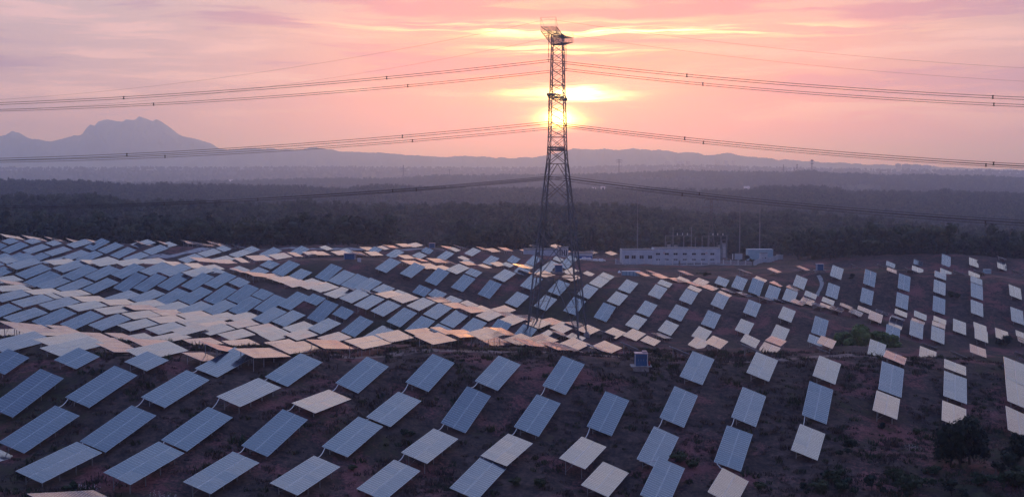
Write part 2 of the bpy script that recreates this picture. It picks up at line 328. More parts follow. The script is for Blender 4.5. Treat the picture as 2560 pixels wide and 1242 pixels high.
(-43.59,293.41,23.61,0.005,0.331,20,0,'solar table, twelfth from left, second row of the strip behind the front track'),
(-54.15,304.36,24.73,0.040,0.339,20,0,'solar table, second from left, bottom row of the middle slope left of the pylon'),
(121.17,405.03,27.91,0.382,0.382,20,0,'solar table, second from left, top row of the right-hand hillside'),
(-85.14,295.00,27.96,-0.051,0.314,20,0,'solar table, fifth from left, sixth row of the left hollow'),
(12.87,246.82,28.46,0.002,0.332,20,0,'solar table, twentieth from left, second row of the strip behind the front track'),
(80.23,348.27,22.87,0.197,0.363,20,0,'solar table, first from left, top row of the gully beside the round bush'),
(74.63,331.65,19.59,0.174,0.359,20,0,'solar table, first from left, second row of the gully beside the round bush'),
(-48.30,333.83,30.69,0.099,0.271,20,0,'solar table, fourth from left, third row of the middle slope left of the pylon'),
(23.24,366.16,27.81,0.203,0.347,20,0,'solar table, second from left, third row of the ground around the pylon'),
(-67.71,199.47,35.73,-0.140,0.301,14,0,'solar table, fourth from left, second row of the strip behind the front track'),
(48.67,283.60,23.88,0.029,0.347,20,0,'solar table, fifth from left, fifth row of the slope right of the pylon'),
(-90.43,317.63,28.45,0.060,0.309,20,0,'solar table, eighth from left, fifth row of the left hollow'),
(153.18,393.89,24.98,0.343,0.348,20,0,'solar table, sixth from left, second row of the right-hand hillside'),
(-85.16,270.15,26.55,-0.022,0.353,20,0,'solar table, fifth from left, second row of the strip behind the front track'),
(136.31,363.40,17.31,0.226,0.345,20,0,'solar table, fifth from left, second row of the gully beside the round bush'),
(-6.09,322.13,25.74,0.051,0.340,20,0,'solar table, fifth from left, fifth row of the middle slope left of the pylon'),
(31.93,361.21,26.20,0.183,0.336,20,0,'solar table, first from left, second row of the slope right of the pylon'),
(-47.83,184.28,35.66,-0.128,0.275,10,0,'short solar table, third from left, bottom row of the strip behind the front track'),
(-10.37,247.07,30.31,-0.105,0.334,20,0,'solar table, ninth from left, top row of the strip behind the front track'),
(148.59,381.62,20.74,0.296,0.366,20,0,'solar table, second from left, bottom row of the right-hand hillside'),
(45.21,370.67,27.20,0.207,0.355,20,0,'solar table, second from left, top row of the slope right of the pylon'),
(106.24,395.85,25.01,0.306,0.358,20,0,'solar table, third from left, second row of the right-hand hillside'),
(71.13,221.13,29.75,-0.031,0.352,20,0,'solar table, second from left, bottom row of the gully beside the round bush'),
(-124.44,289.63,30.33,0.170,0.333,20,0,'solar table, first from left, fifth row of the left hollow'),
(85.09,389.74,25.06,0.285,0.330,20,0,'solar table, first from left, second row of the right-hand hillside'),
(-91.39,348.55,35.29,0.079,0.323,20,0,'solar table, eleventh from left, top row of the left hollow'),
(-44.55,315.66,27.11,0.290,0.364,10,0,'short solar table, third from left, fourth row of the middle slope left of the pylon'),
(-3.41,236.33,30.20,-0.101,0.392,20,0,'solar table, sixteenth from left, second row of the strip behind the front track'),
(23.14,228.36,29.94,-0.330,0.342,10,0,'short solar table, first from left, bottom row of the slope right of the pylon'),
(-70.51,313.17,26.34,0.021,0.311,20,0,'solar table, tenth from left, sixth row of the left hollow'),
(36.39,374.52,28.42,0.201,0.337,20,0,'solar table, first from left, top row of the slope right of the pylon'),
(-81.65,306.96,27.60,-0.022,0.311,20,0,'solar table, ninth from left, fifth row of the left hollow'),
(-33.36,301.23,23.49,0.143,0.341,20,0,'solar table, sixth from left, bottom row of the middle slope left of the pylon'),
(13.63,320.59,22.66,0.036,0.349,20,0,'solar table, second from left, bottom row of the ground around the pylon'),
(-2.34,376.78,31.78,0.168,0.348,20,0,'solar table, eighth from left, top row of the middle slope left of the pylon'),
(33.05,321.94,20.30,0.047,0.335,20,0,'solar table, second from left, fifth row of the slope right of the pylon'),
(76.02,399.50,27.19,0.267,0.343,20,0,'solar table, fourth from left, top row of the slope right of the pylon'),
(-103.56,314.11,30.13,-0.076,0.321,20,0,'solar table, fifth from left, fourth row of the left hollow'),
(142.08,397.24,26.06,0.298,0.347,20,0,'solar table, fourth from left, top row of the right-hand hillside'),
(97.51,279.42,20.93,0.132,0.349,20,0,'solar table, third from left, bottom row of the gully beside the round bush'),
(140.26,356.48,15.72,0.189,0.341,20,0,'solar table, sixth from left, second row of the gully beside the round bush'),
(-134.60,321.72,33.12,-0.036,0.313,20,0,'solar table, first from left, third row of the left hollow'),
(-29.79,333.01,29.20,0.029,0.337,20,0,'solar table, eighth from left, third row of the middle slope left of the pylon'),
(-75.44,310.01,26.65,0.008,0.314,20,0,'solar table, eighth from left, sixth row of the left hollow'),
(-188.89,455.30,35.66,0.239,0.341,20,0,'solar table, first from left, top row of the far left knoll'),
(78.42,296.96,22.02,0.041,0.339,20,0,'solar table, third from left, third row of the gully beside the round bush'),
(-160.43,463.39,36.17,0.274,0.350,20,0,'solar table, fourth from left, top row of the far left knoll'),
(-53.67,341.97,30.75,0.050,0.327,20,0,'solar table, third from left, second row of the middle slope left of the pylon'),
(7.15,320.20,23.74,0.018,0.315,20,0,'solar table, first from left, bottom row of the ground around the pylon'),
(-18.04,244.04,31.42,-0.076,0.345,20,0,'solar table, eighth from left, top row of the strip behind the front track'),
(-99.18,231.76,33.04,-0.088,0.272,20,0,'solar table, first from left, top row of the strip behind the front track'),
(-68.83,329.92,30.58,0.261,0.341,10,0,'short solar table, first from left, third row of the middle slope left of the pylon'),
(-53.84,326.19,29.29,0.269,0.336,10,0,'short solar table, third from left, third row of the middle slope left of the pylon'),
(-125.18,318.98,32.45,-0.038,0.262,20,0,'solar table, second from left, third row of the left hollow'),
(-64.03,362.41,33.34,0.237,0.301,14,0,'solar table, second from left, top row of the middle slope left of the pylon'),
(27.60,321.58,20.97,0.023,0.344,20,0,'solar table, first from left, fifth row of the slope right of the pylon'),
(-117.91,320.72,31.77,-0.029,0.301,20,0,'solar table, fifth from left, third row of the left hollow'),
(-145.79,449.43,34.14,0.233,0.319,20,0,'solar table, third from left, second row of the far left knoll'),
(-75.13,211.34,35.19,-0.154,0.309,20,0,'solar table, fifth from left, top row of the strip behind the front track'),
(0.06,320.43,24.68,0.026,0.347,20,0,'solar table, sixth from left, fifth row of the middle slope left of the pylon'),
(49.63,316.93,18.25,0.069,0.363,20,0,'solar table, third from left, bottom row of the slope right of the pylon'),
(97.39,404.11,26.93,0.247,0.399,20,0,'solar table, first from left, top row of the right-hand hillside'),
(-153.27,457.67,35.34,0.226,0.340,20,0,'solar table, fifth from left, top row of the far left knoll'),
(-110.94,314.83,30.91,-0.091,0.338,20,0,'solar table, fourth from left, fourth row of the left hollow'),
(1.78,244.40,29.37,-0.018,0.315,20,0,'solar table, seventeenth from left, second row of the strip behind the front track'),
(-114.85,359.78,37.14,0.021,0.322,20,0,'solar table, eighth from left, top row of the left hollow'),
(112.07,412.79,29.24,0.271,0.376,20,0,'solar table alone, bottom row of the hilltop at far right'),
(114.76,293.47,20.00,0.051,0.325,20,0,'solar table, fourth from left, bottom row of the gully beside the round bush'),
(90.09,386.99,23.81,0.245,0.340,20,0,'solar table, second from left, second row of the right-hand hillside'),
(-95.02,306.47,29.59,-0.101,0.278,20,0,'solar table, sixth from left, fifth row of the left hollow'),
(27.65,378.39,29.65,0.133,0.360,20,0,'solar table, third from left, second row of the ground around the pylon'),
(165.86,393.96,24.87,0.253,0.377,20,0,'solar table, seventh from left, second row of the right-hand hillside'),
(-162.74,446.99,33.47,0.183,0.305,20,0,'solar table, second from left, second row of the far left knoll'),
(-17.18,379.24,33.58,0.103,0.351,20,0,'solar table, seventh from left, top row of the middle slope left of the pylon'),
(20.87,325.70,21.34,0.001,0.343,20,0,'solar table, third from left, bottom row of the ground around the pylon'),
(-88.86,309.73,27.90,-0.094,0.320,20,0,'solar table, seventh from left, fifth row of the left hollow'),
(-122.95,363.32,36.91,0.037,0.314,20,0,'solar table, sixth from left, top row of the left hollow'),
(8.74,228.60,30.45,-0.140,0.335,20,0,'solar table, fifth from left, bottom row of the strip behind the front track'),
(-60.20,201.23,34.92,-0.163,0.312,20,0,'solar table, sixth from left, second row of the strip behind the front track'),
(114.64,356.39,19.31,0.131,0.332,20,0,'solar table, third from left, top row of the gully beside the round bush'),
(-26.59,353.00,29.27,0.328,0.365,10,0,'short solar table, seventh from left, second row of the middle slope left of the pylon'),
(147.54,359.11,15.46,0.149,0.340,20,0,'solar table, seventh from left, second row of the gully beside the round bush'),
(-134.73,453.48,35.00,0.171,0.354,20,0,'solar table, fourth from left, second row of the far left knoll'),
(-2.71,312.37,24.11,0.307,0.350,10,0,'short solar table, tenth from left, bottom row of the middle slope left of the pylon'),
(-180.70,455.13,35.21,0.174,0.321,20,0,'solar table, second from left, top row of the far left knoll'),
(-171.78,453.32,34.45,0.152,0.329,20,0,'solar table, first from left, second row of the far left knoll'),
(-62.44,346.62,32.07,-0.001,0.336,20,0,'solar table, first from left, second row of the middle slope left of the pylon'),
(-77.47,339.74,33.04,0.196,0.362,10,0,'short solar table, ninth from left, second row of the left hollow'),
(109.64,359.92,20.76,0.113,0.349,20,0,'solar table, second from left, top row of the gully beside the round bush'),
(-34.55,337.06,29.88,-0.007,0.285,20,0,'solar table, seventh from left, third row of the middle slope left of the pylon'),
(-168.17,466.12,36.59,0.141,0.342,20,0,'solar table, third from left, top row of the far left knoll'),
(-156.60,444.11,32.51,0.214,0.330,20,0,'solar table, second from left, bottom row of the far left knoll'),
(63.79,288.06,23.57,-0.023,0.310,20,0,'solar table, first from left, third row of the gully beside the round bush'),
(-83.90,223.03,34.97,-0.149,0.275,10,0,'short solar table, fourth from left, top row of the strip behind the front track'),
(3.43,233.25,30.58,-0.164,0.345,20,0,'solar table, eighteenth from left, second row of the strip behind the front track'),
(45.21,223.28,30.46,-0.250,0.348,10,0,'short solar table, fourth from left, bottom row of the slope right of the pylon'),
(-75.53,230.76,32.49,-0.142,0.272,10,0,'short solar table, sixth from left, top row of the strip behind the front track'),
(-96.90,317.97,28.93,-0.002,0.334,20,0,'solar table, eighth from left, fourth row of the left hollow'),
(-57.67,344.79,31.31,0.021,0.321,20,0,'solar table, second from left, second row of the middle slope left of the pylon'),
(-118.41,441.64,32.41,0.128,0.342,20,0,'solar table, fourth from left, bottom row of the far left knoll'),
(36.62,314.99,19.46,0.040,0.341,14,0,'solar table, third from left, fifth row of the slope right of the pylon'),
(-114.73,454.59,33.61,0.112,0.348,20,0,'solar table, fifth from left, second row of the far left knoll'),
(-37.68,351.29,29.80,0.143,0.335,14,0,'solar table, sixth from left, second row of the middle slope left of the pylon'),
(-93.88,466.01,32.83,0.198,0.356,20,0,'solar table, second from left, top row of the crest before the forest'),
(-67.09,352.63,32.66,-0.015,0.284,20,0,'solar table, first from left, top row of the middle slope left of the pylon'),
(80.51,316.19,19.17,0.246,0.350,10,0,'short solar table, second from left, third row of the gully beside the round bush'),
(-138.42,368.03,36.50,-0.011,0.312,20,0,'solar table, third from left, top row of the left hollow'),
(-73.43,296.95,26.33,-0.042,0.313,20,0,'solar table, seventh from left, sixth row of the left hollow'),
(-104.39,460.81,33.03,0.124,0.311,20,0,'solar table, sixth from left, second row of the far left knoll'),
(-10.73,324.46,26.97,-0.074,0.343,20,0,'solar table, seventh from left, fourth row of the middle slope left of the pylon'),
(-2.32,343.47,24.80,-0.003,0.344,20,0,'solar table, eighth from left, fourth row of the middle slope left of the pylon'),
(-181.13,441.45,32.61,0.178,0.355,20,0,'solar table, first from left, bottom row of the far left knoll'),
(-81.27,420.16,34.92,0.017,0.377,20,0,'solar table, third from left, top row of the crest before the forest'),
(9.34,515.93,26.22,0.255,0.354,20,0,'solar table alone, top row of the ground around the pylon'),
(-143.55,338.34,33.88,0.012,0.325,20,0,'solar table, first from left, second row of the left hollow'),
(-142.69,463.62,36.47,0.125,0.327,20,0,'solar table, sixth from left, top row of the far left knoll'),
(-75.20,371.72,35.62,0.237,0.304,10,0,'short solar table, first from left, bottom row of the crest before the forest'),
(70.58,401.82,27.59,0.224,0.350,14,0,'solar table, third from left, top row of the slope right of the pylon'),
(-119.05,317.72,31.78,-0.005,0.309,20,0,'solar table, fourth from left, third row of the left hollow'),
(-138.32,440.97,32.78,0.169,0.324,20,0,'solar table, third from left, bottom row of the far left knoll'),
(-81.81,387.93,36.12,-0.042,0.380,20,0,'solar table, first from left, top row of the crest before the forest'),
(-21.90,351.44,28.29,0.224,0.362,10,0,'short solar table, ninth from left, third row of the middle slope left of the pylon'),
(19.03,382.89,30.75,0.027,0.376,20,0,'solar table, second from left, second row of the ground around the pylon'),
(-2.48,253.02,30.50,-0.130,0.374,20,0,'solar table, ninth from left, bottom row of the middle slope left of the pylon'),
(187.91,518.18,25.58,0.367,0.384,20,0,'solar table alone, top row of the hilltop at far right'),
(9.99,307.90,22.30,0.053,0.306,14,0,'solar table, eleventh from left, top row of the strip behind the front track'),
(-45.16,189.40,35.53,-0.250,0.310,20,0,0),
(23.31,512.77,25.04,0.215,0.354,20,0,0),
(-84.14,473.31,33.09,0.219,0.342,20,0,0),
(-12.04,376.21,32.72,0.211,0.346,10,0,0),
(-150.79,349.56,34.60,0.205,0.348,20,0,0),
(-51.50,268.87,25.44,-0.058,0.338,20,0,0),
(-28.55,513.95,28.58,0.209,0.292,20,0,0),
(-175.76,442.27,32.32,0.221,0.331,20,0,0),
(-9.00,511.34,26.72,0.211,0.322,20,0,0),
(-20.73,341.26,27.91,-0.090,0.337,20,0,0),
(10.52,385.26,31.41,0.004,0.355,20,0,0),
(-15.54,330.93,27.39,-0.083,0.326,20,0,0),
(-111.82,373.03,36.00,0.002,0.348,20,0,0),
(-156.70,372.09,36.99,0.100,0.313,10,0,0),
(16.59,309.41,21.48,0.063,0.301,10,0,0),
(-137.56,331.42,33.51,-0.193,0.287,20,0,0),
(-74.05,349.54,34.35,-0.129,0.326,20,0,0),
(-76.76,363.36,34.19,0.186,0.328,10,0,0),
(-17.19,523.64,29.50,0.167,0.333,20,0,0),
(16.71,510.77,24.75,0.164,0.377,20,0,0),
(58.07,290.48,22.80,0.120,0.419,14,0,0),
(3.24,383.99,32.20,0.222,0.333,10,0,0),
(-97.74,380.05,35.89,-0.112,0.334,20,0,0),
(9.93,221.16,31.82,-0.192,0.320,20,0,0),
(62.93,398.52,27.73,0.055,0.347,20,0,0),
(17.85,329.25,22.36,-0.088,0.328,20,0,0),
(94.94,383.64,22.91,0.057,0.345,20,0,0),
(145.75,407.05,29.20,0.297,0.346,10,0,0),
(127.42,372.54,19.34,0.220,0.379,10,0,0),
(-97.39,405.62,33.90,-0.066,0.335,20,0,0),
(198.50,514.62,25.59,0.232,0.339,20,0,0),
(208.22,508.80,24.79,0.240,0.353,20,0,0),
(-87.51,353.20,34.90,0.135,0.312,10,0,0),
(-17.12,348.29,27.09,0.134,0.323,10,0,0),
(10.86,328.51,23.27,-0.047,0.307,20,0,0),
(156.64,403.34,27.75,0.296,0.348,10,0,0),
(-67.27,147.42,28.36,-0.014,0.288,20,0,0),
(-106.90,442.99,32.12,0.062,0.341,20,0,0),
(-14.58,251.54,30.86,-0.100,0.335,10,0,0),
(0.66,516.90,26.57,0.247,0.419,14,0,0),
(-12.37,345.72,26.17,0.037,0.345,10,0,0),
(4.35,333.77,23.63,-0.095,0.322,20,0,0),
(48.50,379.36,28.98,0.152,0.344,10,0,0),
(105.78,367.10,21.25,0.005,0.365,20,0,0),
(143.77,366.51,16.91,0.182,0.339,10,0,0),
(97.78,391.23,24.14,0.193,0.371,10,0,0),
(122.29,375.43,20.05,0.167,0.371,10,0,0),
(-194.42,464.58,37.64,0.183,0.323,10,0,0),
(-19.16,303.53,23.42,0.197,0.354,20,0,0),
(20.96,418.22,29.54,0.063,0.348,20,0,0),
(132.73,370.27,18.43,0.157,0.353,10,0,0),
(30.85,389.48,30.51,0.125,0.356,10,0,0),
(102.15,386.04,22.70,0.163,0.356,10,0,0),
(-94.89,359.14,36.25,-0.067,0.350,14,0,0),
(-69.21,484.68,31.74,-0.019,0.371,20,0,0),
(10.70,414.85,29.77,0.173,0.332,20,0,0),
(-26.62,381.15,34.43,-0.045,0.382,20,0,0),
(-89.96,359.46,35.58,0.016,0.332,14,0,0),
(-81.55,358.71,35.13,0.091,0.300,10,0,0),
(129.42,361.88,18.05,0.116,0.313,10,0,0),
(-186.04,465.38,37.55,0.151,0.317,10,0,0),
(-39.53,511.75,28.76,0.135,0.384,14,0,0),
(-177.35,464.06,36.86,0.139,0.318,10,0,0),
(-22.66,379.96,33.87,-0.018,0.291,20,0,0),
(-166.74,437.79,31.81,0.095,0.352,20,0,0),
(57.38,375.76,27.69,0.085,0.363,10,0,0),
(64.49,388.88,26.81,-0.017,0.316,20,0,0),
(141.69,418.06,30.29,0.227,0.369,10,0,0),
(-75.55,471.99,32.39,-0.067,0.345,20,0,0),
(-111.73,464.27,34.69,0.144,0.338,10,0,0),
(-59.14,356.32,31.70,0.065,0.293,10,0,0),
(89.65,374.23,23.59,-0.024,0.317,20,0,0),
(100.25,368.93,22.13,-0.024,0.349,20,0,0),
(-101.79,469.73,34.12,0.154,0.354,10,0,0),
(150.51,415.09,29.46,0.270,0.390,10,0,0),
(-72.12,357.02,33.23,-0.076,0.364,20,0,0),
(-36.89,522.20,30.13,0.282,0.363,10,0,0),
(110.97,376.61,21.02,0.115,0.363,10,0,0),
(-25.06,403.17,34.55,-0.082,0.356,20,0,0),
(-1.37,335.99,24.30,-0.106,0.333,20,0,0),
(-57.78,500.84,30.35,-0.050,0.403,20,0,0),
(41.13,326.80,19.58,-0.123,0.340,20,0,0),
(160.07,414.26,28.75,0.217,0.384,10,0,0),
(-58.57,510.64,30.99,0.231,0.334,14,0,0),
(176.43,520.03,25.03,0.349,0.373,10,0,0),
(-31.81,381.03,35.55,-0.084,0.318,20,0,0),
(-205.03,492.25,37.75,-0.165,0.344,20,0,0),
(-50.72,507.90,29.17,0.195,0.355,10,0,0),
(154.18,360.33,15.07,0.202,0.388,10,0,0),
(-159.83,372.26,37.26,0.167,0.335,20,0,0),
(-133.20,465.63,36.26,0.109,0.322,10,0,0),
(-124.95,364.61,37.26,0.080,0.262,20,0,0),
(-102.68,365.21,36.35,-0.092,0.334,14,0,0),
(-8.03,340.64,25.39,-0.011,0.339,10,0,0),
(-45.08,556.37,30.60,0.035,0.344,20,0,0),
(-48.96,512.87,30.18,0.185,0.350,10,0,0),
(93.54,397.36,25.87,-0.021,0.368,20,0,0),
(163.76,517.63,24.41,0.291,0.389,10,0,0),
(-92.43,409.26,34.23,-0.073,0.402,10,0,0),
(65.71,369.37,26.64,0.024,0.375,10,0,0),
(49.86,401.92,29.44,-0.058,0.360,20,0,0),
(-5.89,505.53,25.62,-0.016,0.368,20,0,0),
(26.33,524.96,26.50,0.197,0.401,10,0,0),
(123.55,363.09,18.97,0.056,0.310,10,0,0),
(-75.90,419.40,35.53,-0.069,0.364,10,0,0),
(-78.07,470.07,32.45,-0.014,0.394,20,0,0),
(57.17,398.73,28.56,0.045,0.364,10,0,0),
(92.74,246.82,26.30,-0.178,0.365,20,0,0),
(-191.08,480.20,37.85,-0.166,0.323,20,0,0),
(-44.17,502.29,28.86,-0.057,0.374,20,0,0),
(131.67,413.99,30.25,0.120,0.356,10,0,0),
(-126.40,474.39,36.35,-0.143,0.340,20,0,0),
(-8.57,536.40,29.46,-0.033,0.382,20,0,0),
(84.39,405.79,28.05,0.055,0.365,10,0,0),
(106.30,379.92,21.75,0.051,0.378,10,0,0),
(20.08,521.79,26.47,0.153,0.362,10,0,0),
(-77.43,499.45,32.77,0.057,0.359,10,0,0),
(-53.74,348.06,31.42,-0.039,0.373,10,0,0),
(-1.71,507.32,25.16,0.120,0.341,10,0,0),
(26.77,409.88,29.36,0.062,0.374,10,0,0),
(88.81,400.64,26.93,-0.044,0.355,20,0,0),
(55.06,398.14,28.43,-0.069,0.364,20,0,0),
(-184.03,442.35,32.49,0.234,0.369,20,0,0),
(-120.58,474.42,35.56,-0.136,0.298,20,0,0),
(3.69,420.83,31.27,-0.101,0.338,20,0,0),
(12.74,311.01,22.24,-0.160,0.330,14,0,0),
(-48.52,540.54,31.46,-0.043,0.330,20,0,0),
(-18.23,497.43,26.52,-0.066,0.349,20,0,0),
(44.27,405.02,29.93,-0.057,0.370,14,0,0),
(59.30,388.85,28.00,-0.088,0.349,20,0,0),
(-63.16,495.68,30.79,-0.138,0.384,20,0,0),
(116.41,375.50,20.37,0.015,0.376,10,0,0),
(-113.83,475.59,35.08,-0.137,0.317,20,0,0),
(12.03,594.40,27.80,0.010,0.327,20,0,0),
(21.53,587.34,28.16,0.007,0.324,20,0,0),
(75.02,384.89,25.03,-0.076,0.350,20,0,0),
(-180.38,475.47,37.46,-0.200,0.299,20,0,0),
(70.25,387.27,26.01,-0.089,0.332,20,0,0),
(113.95,325.38,16.78,-0.191,0.331,20,0,0),
(50.34,608.40,23.27,0.016,0.355,20,0,0),
(94.36,430.34,29.06,-0.039,0.366,20,0,0),
(98.64,374.94,22.33,0.044,0.338,10,0,0),
(130.04,303.74,17.53,-0.186,0.364,20,0,0),
(-32.21,343.35,29.46,0.085,0.308,10,0,0),
(-25.25,526.69,30.42,0.059,0.361,10,0,0),
(-10.11,442.79,29.54,-0.006,0.325,10,0,0),
(16.82,229.75,30.20,-0.213,0.334,14,0,0),
(79.52,247.30,26.61,-0.191,0.380,20,0,0),
(-125.89,362.98,37.01,-0.077,0.307,20,0,0),
(-68.59,498.32,31.60,0.127,0.347,10,0,0),
(-55.62,519.31,31.62,0.030,0.332,10,0,0),
(-20.60,511.31,27.64,0.057,0.356,10,0,0),
(-40.27,347.58,29.24,-0.195,0.340,20,0,0),
(-53.06,527.53,31.66,-0.091,0.311,20,0,0),
(41.45,617.49,23.33,-0.002,0.345,20,0,0),
(116.56,360.41,20.35,-0.024,0.310,10,0,0),
(-196.86,454.41,35.29,0.287,0.333,20,0,0),
(-2.88,541.42,29.60,-0.074,0.350,20,0,0),
(6.95,562.06,27.48,-0.047,0.348,20,0,0),
(28.24,587.69,25.05,-0.032,0.336,20,0,0),
(60.82,418.91,29.10,-0.092,0.364,20,0,0),
(-80.03,359.07,34.50,-0.153,0.292,20,0,0),
(-61.34,512.70,31.65,-0.058,0.326,20,0,0),
(95.35,371.24,23.09,-0.078,0.302,20,0,0),
(152.12,353.95,14.10,0.091,0.362,10,0,0),
(104.81,430.77,29.81,-0.051,0.351,20,0,0),
(-32.38,439.52,31.83,-0.158,0.348,20,0,0),
(-116.79,476.68,35.78,-0.139,0.331,20,0,0),
(190.52,450.86,26.46,-0.126,0.382,20,0,0),
(166.83,427.42,28.73,-0.129,0.352,20,0,0),
(6.56,505.23,24.50,0.090,0.355,10,0,0),
(155.55,416.62,29.25,-0.128,0.354,20,0,0),
(-142.05,465.82,36.42,-0.188,0.335,20,0,0),
(-106.04,473.97,34.38,-0.181,0.342,20,0,0),
(-18.53,504.07,26.52,0.117,0.333,10,0,0),
(-170.54,472.00,36.82,-0.199,0.346,20,0,0),
(65.49,247.71,26.91,-0.200,0.357,10,0,0),
(-43.43,341.28,30.24,-0.206,0.352,20,0,0),
(-29.09,552.74,29.60,-0.085,0.318,20,0,0),
(-12.66,540.67,29.86,-0.120,0.363,20,0,0),
(77.90,366.71,25.60,-0.117,0.308,20,0,0),
(86.27,384.58,23.16,-0.103,0.355,20,0,0),
(-161.34,468.40,36.74,-0.197,0.341,20,0,0),
(138.70,416.17,30.27,-0.123,0.374,20,0,0),
(-133.81,468.02,36.18,-0.181,0.330,20,0,0),
(54.97,465.51,25.37,-0.116,0.347,20,0,0),
(-132.37,428.99,32.09,-0.012,0.325,20,0,0),
(-22.75,540.85,30.53,-0.144,0.302,20,0,0),
(82.08,421.19,29.49,-0.106,0.321,20,0,0),
(-22.46,439.06,31.30,-0.195,0.335,20,0,0),
(-159.47,363.25,35.71,0.150,0.342,20,0,0),
(134.63,434.11,30.05,-0.122,0.361,20,0,0),
(4.50,385.28,32.37,-0.139,0.306,10,0,0),
(-65.65,889.06,10.75,-0.120,0.318,20,0,0),
(212.42,519.32,27.29,-0.027,0.352,20,0,0),
(147.43,512.31,24.23,-0.118,0.343,20,0,0),
(26.21,319.76,21.01,-0.213,0.303,14,0,0)]
